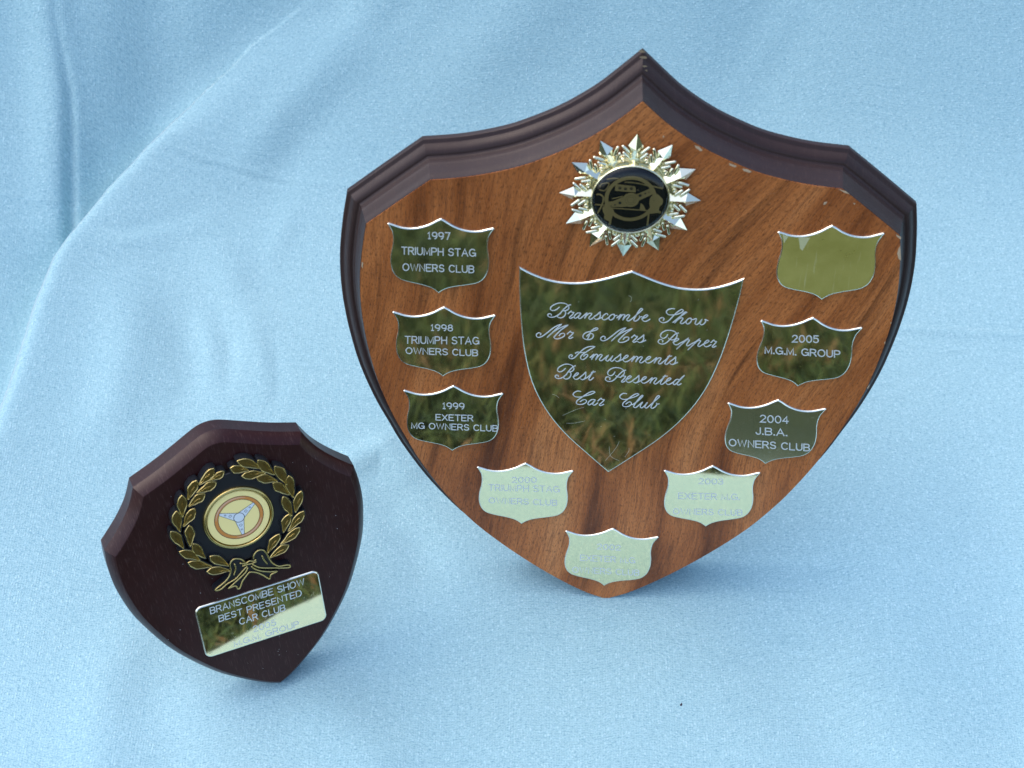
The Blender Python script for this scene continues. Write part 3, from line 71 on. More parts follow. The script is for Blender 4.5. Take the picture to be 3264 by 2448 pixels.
 'big': [[[-2346,13766,-2366,13740,-2395,13705,-2427,13673,-2463,13649,-2501,13628,-2538,13617,-2574,13617,-2609,13627,-2634,13643,-2647,13666,-2650,13696,-2646,13726,-2634,13756,-2613,13788,-2583,13819,-2540,13851,-2488,13884,-2436,13909,-2387,13927,-2338,13938,-2287,13941,-2228,13935,-2167,13921,-2116,13901,-2077,13873,-2047,13839,-2027,13804,-2016,13772,-2015,13740,-2023,13710,-2042,13679,-2071,13650,-2105,13629,-2154,13622,-2208,13622,-2237,13621,-2219,13616,-2176,13609,-2141,13595,-2126,13569,-2118,13535,-2119,13499,-2128,13460,-2146,13418,-2171,13382,-2203,13352,-2243,13327,-2282,13313,-2321,13317,-2360,13332,-2387,13352,-2396,13377,-2393,13407,-2381,13435,-2353,13462,-2316,13486,-2289,13504],[-1964,13873,-1986,13866,-2018,13854,-2056,13829,-2101,13784,-2152,13727,-2201,13667,-2244,13604,-2284,13538,-2326,13481,-2368,13438,-2411,13405,-2454,13378,-2498,13356,-2542,13341,-2585,13333,-2627,13335,-2668,13345,-2699,13360,-2719,13382,-2729,13409,-2730,13432,-2721,13452,-2704,13469,-2685,13479,-2662,13480,-2637,13474,-2618,13465,-2610,13450,-2608,13431,-2607,13417],[-2034,13497,-2005,13533,-1965,13582,-1934,13613,-1924,13608,-1922,13585,-1914,13565,-1887,13562,-1854,13562,-1837,13551,-1850,13519,-1879,13475,-1908,13434,-1936,13400,-1964,13367,-1980,13341,-1977,13321,-1962,13308,-1941,13304,-1910,13319,-1874,13343,-1848,13362],[-1610,13533,-1635,13538,-1670,13542,-1705,13536,-1738,13512,-1770,13478,-1795,13443,-1811,13410,-1819,13376,-1819,13349,-1810,13328,-1793,13313,-1770,13312,-1743,13328,-1711,13357,-1679,13393,-1644,13446,-1609,13505,-1591,13533,-1605,13504,-1636,13444,-1660,13392,-1670,13361,-1672,13338,-1667,13321,-1654,13308,-1633,13302,-1609,13308,-1578,13334,-1544,13372,-1519,13400],[-1519,13400,-1481,13443,-1430,13502,-1393,13540,-1384,13543,-1389,13525,-1400,13492,-1423,13429,-1452,13349,-1467,13304,-1458,13321,-1434,13372,-1407,13421,-1379,13461,-1348,13498,-1317,13526,-1285,13538,-1254,13540,-1232,13535,-1223,13527,-1222,13513,-1230,13488,-1254,13445,-1287,13392,-1308,13347,-1310,13319,-1301,13299,-1287,13287,-1269,13282,-1246,13285,-1221,13297,-1189,13326,-1155,13363,-1131,13390],[-1131,13402,-1102,13426,-1061,13459,-1023,13494,-988,13535,-956,13576,-934,13598,-927,13589,-931,13559,-934,13527,-930,13498,-924,13466,-925,13432,-934,13396,-948,13358,-967,13326,-992,13304,-1022,13288,-1050,13281,-1076,13289,-1101,13306,-1118,13318],[-994,13296,-856,13378],[-673,13485,-674,13500,-676,13519,-685,13533,-702,13537,-725,13534,-750,13523,-778,13498,-807,13464,-830,13430,-845,13397,-853,13364,-854,13335,-844,13309,-825,13287,-803,13274,-778,13273,-749,13281,-719,13296,-686,13322,-652,13354,-629,13377],[-447,13515,-467,13515,-494,13514,-522,13505,-551,13484,-581,13455,-603,13424,-615,13388,-619,13349,-616,13317,-605,13293,-588,13275,-566,13268,-540,13274,-510,13291,-483,13314,-462,13345,-443,13383,-433,13419,-432,13456,-438,13491,-447,13515,-462,13520,-478,13514,-485,13504,-473,13490,-450,13474,-426,13462,-399,13460,-370,13462,-350,13465],[-345,13369,-307,13413,-256,13472,-220,13509,-213,13508,-222,13485,-236,13450,-259,13388,-287,13314,-301,13273,-289,13295,-261,13350,-233,13402,-207,13441,-180,13477,-154,13502,-128,13512,-105,13512,-88,13505,-80,13498,-79,13486,-85,13458,-106,13394,-135,13314,-149,13269,-137,13290,-110,13346,-81,13398,-53,13437,-21,13473,7,13498,33,13508,57,13507,73,13501,82,13492,83,13478,76,13453,53,13410,21,13357,-1,13313,-2,13284,8,13265,22,13253,40,13248,62,13251,88,13263,122,13291,159,13328,186,13355],[186,13355,222,13397,274,13457,327,13518,381,13579,435,13641,476,13692,499,13724,509,13746,509,13762,500,13776,482,13785,461,13779,438,13757,411,13720,383,13670,353,13602,322,13521,294,13448,269,13388,247,13335,237,13295,245,13267,264,13250,288,13246,316,13255,349,13275,379,13303,404,13340,426,13383,437,13420,431,13448,414,13470,405,13480,412,13470,428,13448,446,13432,469,13430,494,13434,512,13437],[508,13347,550,13368,607,13398,655,13426,683,13452,700,13477,707,13496,699,13511,680,13521,658,13521,632,13507,603,13482,577,13452,554,13415,535,13373,528,13335,540,13300,563,13270,591,13250,619,13243,651,13247,685,13259,724,13284,764,13316,793,13339]],[[1601,13795,1574,13798,1534,13802,1493,13799,1451,13787,1407,13768,1372,13745,1349,13717,1336,13684,1334,13652,1347,13617,1373,13581,1404,13554,1440,13541,1483,13537,1531,13538,1587,13542,1649,13551,1709,13567,1766,13592,1820,13624,1863,13655,1891,13684,1906,13713,1911,13736,1900,13755,1879,13770,1854,13774,1829,13765,1800,13745,1769,13718,1732,13683,1692,13639,1653,13592,1614,13540,1576,13484,1539,13431,1506,13381,1475,13333,1442,13292,1404,13258,1363,13231,1322,13213,1278,13206,1234,13207,1195,13218,1162,13241,1134,13274,1117,13304,1112,13330,1117,13354,1130,13375,1154,13395,1187,13412,1216,13419,1240,13414,1261,13400,1273,13382,1274,13358,1266,13330,1260,13311],[1591,13227,1648,13288,1728,13375,1807,13456,1882,13526,1955,13591,2008,13638,2032,13658,2037,13660,2033,13661,2024,13669,2007,13675,1987,13674,1970,13668,1950,13654,1920,13618,1872,13545,1814,13450,1760,13363,1712,13288,1669,13222,1648,13189,1659,13210,1691,13265,1728,13317,1766,13357,1809,13394,1846,13419,1876,13428,1901,13426,1918,13417,1924,13404,1922,13384,1914,13357,1894,13317,1868,13268,1852,13229,1854,13204,1866,13188,1883,13180,1903,13180,1927,13187,1953,13201,1983,13227,2015,13258,2037,13281],[2206,13418,2188,13418,2161,13417,2135,13408,2108,13388,2080,13359,2060,13328,2050,13292,2047,13254,2051,13221,2062,13197,2079,13179,2100,13172,2125,13178,2153,13194,2177,13217,2197,13248,2213,13285,2223,13322,2222,13359,2215,13394,2206,13418,2192,13423,2176,13417,2171,13407,2183,13394,2205,13377,2228,13365,2254,13362,2281,13364,2300,13367],[2300,13367,2326,13385,2362,13408,2386,13411,2389,13375,2380,13319,2371,13269,2365,13235,2358,13207,2360,13186,2376,13169,2400,13158,2426,13160,2452,13175,2481,13203,2509,13240,2539,13299,2569,13368,2585,13403,2578,13377,2558,13316,2543,13262,2537,13228,2535,13200,2541,13179,2557,13162,2581,13151,2607,13153,2635,13169,2664,13198,2690,13233,2710,13281,2725,13336,2731,13374,2718,13382,2694,13374,2687,13364,2714,13355,2757,13344,2789,13336]],[[-2956,12581,-2951,12598,-2945,12621,-2948,12641,-2965,12656,-2991,12666,-3018,12666,-3047,12650,-3077,12624,-3096,12595,-3101,12561,-3097,12526,-3083,12498,-3060,12480,-3028,12471,-2992,12472,-2954,12485,-2912,12509,-2864,12543,-2811,12590,-2753,12648,-2690,12710,-2623,12781,-2552,12858,-2478,12924,-2387,12985,-2294,13036,-2244,13054,-2265,13018,-2330,12949,-2396,12875,-2453,12806,-2511,12733,-2568,12661,-2636,12577,-2702,12494,-2732,12457,-2705,12495,-2641,12577,-2568,12661,-2493,12734,-2408,12807,-2317,12875,-2200,12943,-2078,13005,-2014,13027,-2051,12986,-2147,12905,-2235,12826,-2293,12759,-2344,12694,-2388,12635,-2429,12580,-2465,12531,-2482,12491,-2475,12461,-2451,12441,-2420,12429,-2386,12424,-2345,12427,-2300,12440,-2246,12465,-2188,12500,-2144,12535,-2122,12569,-2116,12604,-2118,12631,-2127,12651,-2145,12663,-2169,12668,-2201,12663,-2237,12650,-2268,12633,-2286,12609,-2297,12581,-2305,12561],[-2028,12642,-1998,12680,-1956,12730,-1923,12762,-1912,12757,-1910,12733,-1901,12713,-1873,12710,-1838,12711,-1820,12700,-1834,12667,-1865,12623,-1895,12580,-1925,12544,-1955,12511,-1972,12484,-1968,12464,-1952,12451,-1930,12448,-1898,12463,-1860,12488,-1832,12507]],[[-1342,12564,-1332,12584,-1317,12612,-1296,12637,-1267,12658,-1232,12677,-1200,12685,-1172,12679,-1146,12662,-1129,12637,-1121,12601,-1122,12557,-1133,12516,-1156,12483,-1190,12453,-1227,12431,-1264,12418,-1304,12414,-1345,12419,-1389,12435,-1434,12460,-1467,12491,-1481,12528,-1482,12571,-1472,12612,-1451,12652,-1418,12690,-1379,12721,-1332,12741,-1279,12755,-1224,12770,-1163,12789,-1100,12810,-1050,12830,-1016,12851,-995,12872,-984,12891,-985,12907,-996,12921,-1015,12927,-1042,12923,-1076,12912,-1112,12890,-1150,12855,-1190,12810,-1223,12758,-1244,12696,-1258,12627,-1273,12564,-1292,12507,-1311,12455,-1325,12419]],[[-716,12492,-712,12509,-706,12533,-710,12552,-727,12567,-754,12578,-780,12578,-809,12563,-837,12537,-856,12507,-861,12474,-855,12438,-841,12410,-818,12393,-786,12383,-750,12384,-713,12396,-671,12420,-625,12454,-573,12500,-516,12557,-455,12619,-390,12689,-321,12765,-250,12831,-161,12890,-69,12941,-20,12957,-40,12922,-103,12853,-168,12781,-222,12712,-278,12639,-334,12568,-398,12484,-462,12403,-491,12366,-465,12403,-404,12485,-334,12568,-260,12640,-177,12713,-88,12779,26,12846,146,12906,209,12928,173,12887,80,12807,-6,12729,-62,12663,-111,12598,-153,12539,-194,12485,-227,12436,-244,12396,-237,12367,-212,12346,-181,12334,-147,12329,-106,12331,-62,12343,-9,12368,48,12402,91,12436,111,12471,117,12505,115,12533,105,12552,87,12565,63,12570,32,12566,-5,12553,-34,12536,-52,12513,-63,12485,-70,12465],[204,12543,233,12580,273,12630,305,12661,317,12656,319,12632,328,12612,356,12609,391,12609,408,12598,396,12565,366,12521,337,12479,308,12443,279,12410,263,12384,267,12364,283,12350,305,12347,337,12361,374,12386,401,12405],[417,12465,447,12489,490,12523,530,12559,566,12600,599,12643,622,12666,629,12656,625,12626,623,12593,628,12563,633,12530,633,12496,625,12459,610,12420,591,12388,565,12365,534,12349,504,12342,477,12350,451,12367,432,12380],[563,12357,707,12441]],[[1450,12707,1442,12682,1430,12646,1413,12613,1388,12584,1359,12559,1329,12545,1297,12544,1264,12555,1238,12573,1219,12600,1206,12634,1204,12671,1212,12710,1230,12751,1257,12789,1295,12824,1342,12856,1393,12878,1450,12888,1512,12889,1570,12881,1625,12866,1676,12843,1717,12814,1748,12777,1769,12734,1780,12691,1780,12649,1770,12608,1754,12572,1732,12539,1704,12510,1671,12491,1630,12485,1584,12488,1546,12498,1519,12517,1500,12542,1488,12561],[1817,12785,1794,12778,1761,12767,1723,12742,1682,12698,1638,12640,1593,12580,1550,12516,1507,12449,1465,12393,1425,12352,1386,12321,1346,12302,1303,12294,1260,12297,1221,12308,1188,12328,1160,12355,1144,12385,1144,12418,1156,12454,1173,12480,1194,12491,1220,12492,1244,12488,1266,12480,1286,12466,1300,12449,1303,12429,1299,12406,1295,12389],[1662,12383,1700,12404,1754,12433,1798,12461,1824,12487,1841,12511,1846,12531,1839,12547,1821,12557,1800,12558,1776,12544,1749,12519,1725,12489,1704,12452,1686,12409,1680,12370,1692,12335,1715,12303,1741,12282,1768,12275,1798,12279,1829,12290,1866,12314,1904,12347,1930,12370],[1930,12370,1960,12388,2003,12415,2049,12449,2110,12506,2175,12569,2198,12586,2149,12522,2057,12412,1971,12307,1895,12209,1824,12115,1793,12073,1830,12122,1907,12223,1971,12307,2000,12345,2016,12366,2036,12389,2067,12425,2102,12464,2134,12493,2166,12505,2194,12506,2214,12501,2221,12493,2218,12479,2209,12453,2187,12406,2159,12347,2141,12299,2143,12269,2156,12251,2173,12242,2190,12243,2210,12254,2233,12270,2265,12296,2300,12328,2325,12350],[2325,12350,2354,12369,2397,12396,2443,12429,2504,12486,2569,12550,2592,12567,2542,12503,2451,12393,2365,12288,2290,12189,2219,12095,2188,12054,2225,12103,2302,12204,2365,12288,2394,12325,2410,12346,2430,12369,2461,12406,2496,12445,2528,12473,2559,12485,2588,12486,2608,12481,2615,12474,2612,12459,2603,12433,2582,12386,2553,12328,2536,12279,2538,12250,2551,12231,2568,12222,2584,12223,2604,12234,2628,12251,2659,12277,2694,12308,2719,12331],[2719,12331,2758,12351,2811,12381,2855,12409,2881,12434,2897,12459,2902,12479,2895,12495,2876,12505,2855,12505,2831,12491,2805,12467,2781,12437,2761,12400,2743,12357,2738,12318,2750,12283,2773,12251,2799,12230,2826,12223,2856,12226,2888,12238,2924,12262,2962,12294,2988,12318],[2980,12403,3006,12439,3040,12488,3068,12519,3078,12514,3082,12490,3090,12470,3116,12466,3147,12466,3163,12454,3153,12421,3128,12377,3102,12336,3078,12301,3053,12269,3039,12242,3043,12222,3058,12208,3079,12204,3107,12218,3139,12242,3163,12261]],[[-1844,11669,-1832,11686,-1816,11710,-1810,11729,-1821,11744,-1843,11755,-1866,11756,-1888,11744,-1912,11722,-1927,11697,-1932,11668,-1928,11636,-1914,11611,-1887,11593,-1850,11581,-1813,11582,-1779,11597,-1744,11624,-1707,11664,-1664,11719,-1619,11787,-1569,11854,-1513,11921,-1454,11988,-1396,12042,-1342,12079,-1290,12104,-1236,12121,-1165,12132,-1092,12136,-1054,12126,-1075,12098,-1132,12056,-1194,12009,-1257,11958,-1326,11901,-1387,11846,-1437,11796,-1479,11749,-1508,11704,-1521,11663,-1521,11624,-1512,11594,-1491,11570,-1461,11554,-1428,11553,-1392,11574,-1354,11610,-1323,11647,-1297,11686,-1278,11725,-1273,11756,-1289,11775,-1318,11785,-1347,11783,-1373,11761,-1399,11726,-1416,11700],[-1713,11823,-1691,11841,-1658,11866,-1625,11881,-1596,11876,-1566,11862,-1533,11853,-1488,11856,-1440,11865,-1406,11872],[-1186,11654,-1150,11698,-1100,11759,-1065,11796,-1058,11795,-1067,11772,-1080,11736,-1103,11672,-1131,11596,-1145,11554,-1132,11576,-1106,11633,-1078,11686,-1053,11726,-1026,11763,-1001,11789,-977,11799,-954,11798,-937,11791,-930,11784,-929,11771,-935,11742,-956,11676,-984,11594,-998,11548,-986,11569,-960,11626,-932,11680,-904,11720,-873,11757,-846,11782,-821,11792,-798,11791,-782,11784,-774,11775,-772,11760,-779,11735,-802,11691,-833,11636,-854,11591,-856,11561,-846,11541,-833,11528,-816,11523,-794,11526,-769,11538,-736,11567,-700,11605,-674,11632],[-674,11632,-636,11680,-584,11743,-554,11775,-564,11746,-595,11685,-619,11630,-627,11595,-629,11566,-623,11544,-610,11526,-591,11514,-567,11517,-538,11542,-504,11581,-472,11624,-438,11680,-405,11740,-389,11768,-402,11739,-431,11678,-454,11623,-465,11588,-470,11560,-468,11538,-455,11519,-435,11508,-411,11511,-379,11540,-343,11585,-317,11618],[-317,11630,-290,11654,-250,11688,-213,11724,-180,11765,-150,11808,-128,11830,-122,11820,-125,11790,-128,11757,-123,11726,-118,11693,-118,11658,-126,11620,-140,11581,-157,11549,-182,11526,-210,11510,-237,11503,-263,11512,-287,11530,-303,11543],[-183,11518,-51,11601],[-51,11606,-11,11627,45,11657,90,11686,117,11713,134,11738,140,11758,133,11774,115,11784,93,11784,68,11770,40,11745,15,11714,-7,11676,-25,11633,-32,11593,-21,11558,2,11526,28,11505,56,11497,86,11501,119,11513,157,11538,196,11571,224,11595],[224,11595,259,11639,308,11700,342,11737,349,11737,341,11713,328,11676,306,11613,279,11536,266,11495,278,11517,304,11574,331,11627,356,11667,382,11704,407,11730,431,11740,454,11739,471,11732,478,11725,480,11712,474,11683,454,11617,426,11534,413,11488,425,11510,450,11567,478,11621,505,11661,535,11698,562,11723,587,11733,610,11732,626,11725,634,11716,636,11701,629,11676,607,11632,577,11577,557,11532,555,11502,565,11482,579,11469,596,11464,617,11467,642,11479,675,11508,711,11546,737,11573],[737,11573,777,11594,832,11624,877,11653,904,11680,921,11705,927,11725,920,11741,901,11752,880,11752,855,11737,827,11712,802,11681,781,11643,762,11600,756,11560,767,11525,790,11493,817,11471,844,11464,875,11468,908,11480,945,11505,984,11538,1012,11562],[1012,11562,1047,11606,1095,11666,1129,11704,1139,11708,1134,11690,1124,11655,1104,11590,1078,11508,1064,11461,1073,11478,1095,11531,1120,11582,1146,11622,1175,11661,1204,11689,1234,11701,1264,11703,1285,11698,1295,11689,1296,11674,1289,11649,1267,11604,1237,11550,1217,11504,1216,11474,1226,11454,1240,11441,1257,11436,1279,11439,1303,11451,1333,11480,1365,11518,1388,11546],[1388,11546,1419,11578,1464,11625,1506,11676,1547,11743,1585,11814,1603,11844,1584,11801,1545,11717,1509,11639,1482,11583,1460,11534,1446,11494,1446,11465,1455,11444,1469,11432,1486,11426,1508,11429,1533,11441,1562,11470,1594,11509,1617,11536],[1527,11761,1661,11792],[1616,11549,1643,11573,1682,11607,1718,11643,1751,11684,1781,11727,1802,11750,1808,11739,1805,11709,1804,11676,1808,11645,1814,11612,1815,11577,1808,11539,1795,11500,1778,11468,1754,11445,1726,11429,1699,11422,1673,11430,1649,11448,1632,11462],[1753,11437,1883,11520]],[[-2035,11158,-2053,11132,-2079,11094,-2108,11060,-2140,11034,-2174,11012,-2208,11000,-2240,11000,-2271,11010,-2294,11027,-2306,11051,-2310,11082,-2306,11114,-2295,11146,-2277,11179,-2250,11212,-2211,11247,-2165,11281,-2117,11309,-2073,11328,-2029,11340,-1983,11343,-1930,11338,-1875,11324,-1828,11303,-1792,11274,-1765,11238,-1747,11202,-1737,11168,-1735,11135,-1743,11103,-1760,11070,-1785,11040,-1816,11017,-1860,11009,-1909,11009,-1935,11007,-1919,11002,-1880,10995,-1848,10980,-1834,10953,-1827,10918,-1827,10880,-1836,10839,-1851,10794,-1873,10756,-1903,10724,-1938,10697,-1973,10683,-2009,10686,-2045,10701,-2069,10722,-2077,10749,-2075,10780,-2064,10810,-2039,10838,-2005,10865,-1981,10883],[-1690,11275,-1710,11268,-1739,11254,-1773,11228,-1814,11181,-1859,11120,-1903,11056,-1941,10989,-1978,10919,-2014,10859,-2052,10813,-2091,10778,-2130,10749,-2169,10725,-2209,10709,-2248,10701,-2286,10703,-2323,10713,-2352,10728,-2369,10751,-2378,10779,-2380,10804,-2372,10825,-2357,10842,-2339,10853,-2318,10854,-2296,10849,-2279,10839,-2271,10823,-2269,10803,-2268,10789],[-1746,10791,-1709,10813,-1656,10845,-1613,10876,-1588,10903,-1571,10929,-1565,10950,-1572,10965,-1589,10976,-1609,10975,-1632,10960,-1659,10934,-1683,10902,-1704,10863,-1722,10819,-1729,10778,-1719,10742,-1698,10710,-1674,10689,-1648,10683,-1619,10687,-1588,10700,-1553,10726,-1516,10761,-1490,10786],[-1490,10798,-1464,10823,-1427,10859,-1392,10896,-1361,10939,-1332,10983,-1312,11007,-1306,10997,-1309,10966,-1312,10932,-1308,10901,-1303,10867,-1303,10832,-1311,10793,-1324,10753,-1341,10720,-1364,10696,-1391,10679,-1416,10671,-1440,10679,-1462,10697,-1478,10710],[-1365,10688,-1241,10776],[-1241,10781,-1211,10814,-1168,10863,-1128,10916,-1088,10985,-1051,11058,-1034,11088,-1052,11044,-1091,10958,-1126,10878,-1152,10821,-1174,10770,-1187,10729,-1188,10699,-1180,10679,-1167,10666,-1151,10661,-1131,10665,-1108,10678,-1079,10708,-1049,10747,-1027,10776],[-1106,11003,-980,11037]],[[-287,11047,-295,11020,-308,10983,-326,10949,-351,10919,-382,10892,-412,10877,-445,10877,-478,10887,-504,10906,-523,10933,-535,10969,-537,11007,-528,11047,-509,11089,-480,11129,-442,11165,-394,11199,-342,11222,-283,11234,-221,11235,-162,11228,-107,11213,-55,11190,-14,11160,17,11122,37,11078,48,11033,47,10991,36,10948,19,10910,-3,10876,-32,10846,-66,10826,-108,10819,-154,10822,-193,10831,-220,10851,-238,10877,-251,10896],[87,11131,64,11124,29,11112,-9,11085,-51,11039,-97,10979,-144,10916,-189,10850,-234,10780,-277,10722,-318,10679,-358,10647,-399,10626,-442,10618,-487,10621,-526,10631,-559,10651,-587,10679,-602,10710,-601,10744,-589,10781,-571,10808,-550,10820,-524,10822,-500,10818,-477,10809,-457,10795,-443,10778,-441,10757,-445,10733,-449,10716],[-83,10802,-56,10840,-19,10891,9,10923,20,10917,22,10893,31,10872,56,10868,88,10869,104,10857,92,10823,66,10777,39,10734,13,10698,-13,10664,-28,10637,-25,10616,-10,10601,11,10598,39,10612,73,10638,98,10657],[113,10707,152,10728,208,10759,253,10789,279,10815,296,10841,302,10862,295,10878,277,10888,255,10888,231,10874,203,10848,179,10816,157,10778,138,10734,132,10693,143,10657,165,10625,192,10603,219,10596,249,10600,282,10612,319,10638,358,10671,385,10696],[384,10708,412,10733,450,10768,487,10804,519,10847,549,10890,570,10913,576,10903,573,10872,571,10839,576,10807,581,10773,581,10738,574,10700,561,10660,543,10627,520,10603,492,10587,465,10580,439,10588,416,10606,399,10620],[518,10595,649,10680],[648,10685,688,10707,743,10738,788,10768,814,10794,831,10820,837,10841,830,10857,811,10867,790,10867,766,10853,738,10827,713,10795,692,10757,674,10713,667,10672,678,10636,701,10604,728,10582,755,10575,786,10579,818,10591,855,10617,893,10650,921,10675],[921,10675,955,10720,1003,10781,1037,10820,1046,10824,1042,10805,1032,10770,1012,10704,986,10620,973,10572,982,10590,1003,10644,1028,10696,1054,10737,1082,10776,1111,10805,1141,10818,1170,10819,1191,10814,1201,10805,1202,10790,1195,10764,1173,10719,1143,10663,1124,10617,1123,10587,1133,10566,1147,10553,1164,10548,1185,10551,1209,10563,1239,10593,1271,10632,1293,10660],[1293,10660,1324,10693,1368,10741,1410,10793,1451,10861,1489,10934,1506,10964,1488,10920,1449,10835,1413,10756,1387,10699,1364,10649,1351,10608,1351,10578,1360,10557,1374,10544,1391,10539,1413,10542,1437,10554,1466,10584,1498,10623,1520,10651],[1431,10880,1564,10912],[1520,10651,1559,10673,1614,10704,1659,10733,1685,10760,1702,10786,1708,10806,1700,10822,1682,10833,1660,10833,1636,10818,1608,10793,1584,10761,1563,10723,1545,10679,1539,10638,1551,10602,1574,10569,1600,10548,1628,10541,1658,10545,1690,10557,1727,10582,1766,10616,1793,10641],[2000,10770,1976,10775,1942,10780,1909,10774,1879,10749,1849,10713,1826,10677,1812,10642,1806,10606,1807,10577,1816,10555,1834,10540,1855,10538,1879,10553,1908,10582,1939,10622,1974,10677,2012,10742,2051,10805,2104,10875,2158,10942,2183,10970,2158,10932,2104,10854,2053,10780,2015,10722,1981,10667,1957,10622,1947,10588,1947,10564,1954,10546,1967,10534,1987,10529,2010,10532,2037,10548,2066,10573,2087,10591]],[[-1447,10149,-1476,10156,-1517,10164,-1557,10164,-1595,10151,-1633,10129,-1664,10103,-1690,10073,-1710,10037,-1715,10003,-1700,9969,-1671,9937,-1634,9912,-1589,9898,-1537,9893,-1479,9896,-1418,9909,-1352,9930,-1284,9954,-1210,9980,-1134,10009,-1068,10038,-1016,10068,-976,10099,-952,10124,-949,10143,-964,10156,-987,10163,-1015,10163,-1052,10157,-1095,10140,-1147,10108,-1206,10065,-1265,10017,-1323,9965,-1381,9909,-1434,9856,-1483,9812,-1528,9771,-1560,9732,-1578,9691,-1584,9651,-1577,9617,-1557,9592,-1526,9574,-1487,9564,-1438,9563,-1383,9570,-1333,9586,-1290,9613,-1251,9650,-1228,9685,-1224,9719,-1236,9752,-1254,9775,-1278,9786,-1309,9787,-1342,9778,-1380,9752,-1420,9717,-1448,9691],[-924,9793,-953,9797,-994,9802,-1034,9795,-1073,9770,-1111,9733,-1140,9696,-1158,9660,-1168,9624,-1168,9594,-1157,9572,-1137,9556,-1111,9555,-1079,9572,-1042,9603,-1005,9641,-964,9698,-923,9762,-902,9792,-918,9761,-955,9697,-983,9641,-993,9608,-996,9583,-990,9564,-975,9551,-951,9544,-923,9550,-887,9578,-847,9620,-818,9650],[-822,9739,-789,9778,-743,9831,-708,9864,-695,9858,-693,9833,-683,9812,-652,9809,-613,9809,-594,9797,-609,9763,-642,9716,-676,9672,-708,9634,-740,9599,-759,9571,-755,9550,-737,9535,-712,9532,-677,9547,-635,9574,-605,9593]],[[181,10090,156,10097,120,10105,84,10106,51,10093,18,10071,-9,10045,-31,10014,-48,9979,-51,9945,-38,9911,-12,9878,22,9854,61,9840,108,9834,158,9836,211,9849,269,9871,328,9894,393,9920,459,9949,516,9977,561,10007,596,10038,617,10063,618,10082,605,10095,585,10102,560,10103,528,10097,490,10080,445,10048,394,10005,344,9958,294,9905,244,9849,199,9797,156,9752,118,9712,90,9673,76,9632,71,9592,78,9558,96,9533,124,9514,159,9504,201,9503,249,9510,293,9525,331,9553,364,9590,384,9625,386,9659,375,9692,359,9715,337,9726,310,9727,281,9718,248,9692,214,9657,190,9631],[424,9598,479,9650,555,9723,624,9796,678,9864,725,9930,757,9982,770,10012,770,10026,763,10033,755,10037,740,10033,717,10009,678,9954,631,9878,586,9797,542,9709,502,9617,476,9545,472,9507,483,9489,499,9480,518,9475,541,9478,566,9491,598,9521,633,9561,657,9590],[657,9590,697,9640,751,9707,783,9739,772,9709,740,9645,715,9588,707,9552,706,9522,711,9499,725,9480,746,9468,771,9471,802,9497,837,9538,871,9583,906,9642,940,9705,957,9734,944,9703,914,9640,890,9583,879,9546,874,9516,877,9493,890,9475,911,9462,937,9466,970,9497,1009,9544,1036,9578],[1036,9578,1072,9623,1125,9687,1178,9752,1233,9817,1288,9884,1330,9938,1352,9973,1362,9996,1363,10013,1353,10029,1335,10038,1313,10032,1290,10008,1263,9969,1235,9916,1204,9842,1173,9755,1145,9677,1120,9612,1098,9556,1089,9512,1096,9482,1116,9464,1141,9459,1170,9469,1204,9491,1233,9520,1259,9560,1281,9606,1292,9646,1285,9677,1268,9700,1259,9711,1266,9700,1282,9676,1301,9659,1324,9656,1350,9661,1369,9664]]],
}
LEAVES = [[527,10521,1275,9897],[1221,10282,1675,9462],[1737,9822,1989,8893],[2129,9262,2096,8289],[2433,8470,2026,7657],[2351,7618,1615,6988],[2076,6987,1236,6551],[1542,6421,753,6155],[239,10328,851,9993],[545,9860,1394,9667],[1027,9612,1720,9168],[1537,9186,1991,8463],[1764,8499,1895,7559],[1815,7706,1444,7003],[1320,7016,723,6382],[-274,10532,-941,10076],[-948,10297,-1424,9634],[-1568,9912,-1755,9016],[-1896,9369,-1977,8477],[-2272,8638,-2014,7759],[-2196,7704,-1586,7043],[-2026,7137,-1249,6629],[-1496,6504,-692,6194],[32,10284,-529,10091],[-319,9952,-1085,9788],[-799,9654,-1475,9361],[-1280,9226,-1831,8639],[-1621,8626,-1789,7739],[-1673,7841,-1396,7058],[-1249,7090,-691,6407]]
BOW = [[-102,6231,-166,6433,-265,6553,-437,6627,-575,6570,-654,6430,-666,6241,-713,6106,-811,5953,-1003,5803,-1354,5643,-1352,5583,-1183,5568,-933,5694,-598,5782,-391,5927,-185,6072,-89,6147],[-495,6439,-484,6279,-539,6109,-618,5967],[-72,6082,-188,5917,-446,5755,-880,5513,-917,5490,-663,5497,-605,5333,-520,5355,-392,5575,-191,5762,-44,5855,184,5736,389,5510,561,5277,644,5438,895,5487,628,5583,316,5758,133,5935,55,6085],[-305,6377,-108,6272,31,6329,204,6255,277,6301],[-247,6216,-58,6212,94,6186,272,6206],[195,6356,245,6509,413,6630,594,6592,673,6442,714,6269,741,6102,819,5873,1000,5678,1305,5605,1386,5531,1341,5471,1043,5580,722,5719,460,5833,264,5956,115,6138],[515,6374,538,6189,626,5937]]
HUB = [94,8249,730,8623,-560,8651,78,7519]
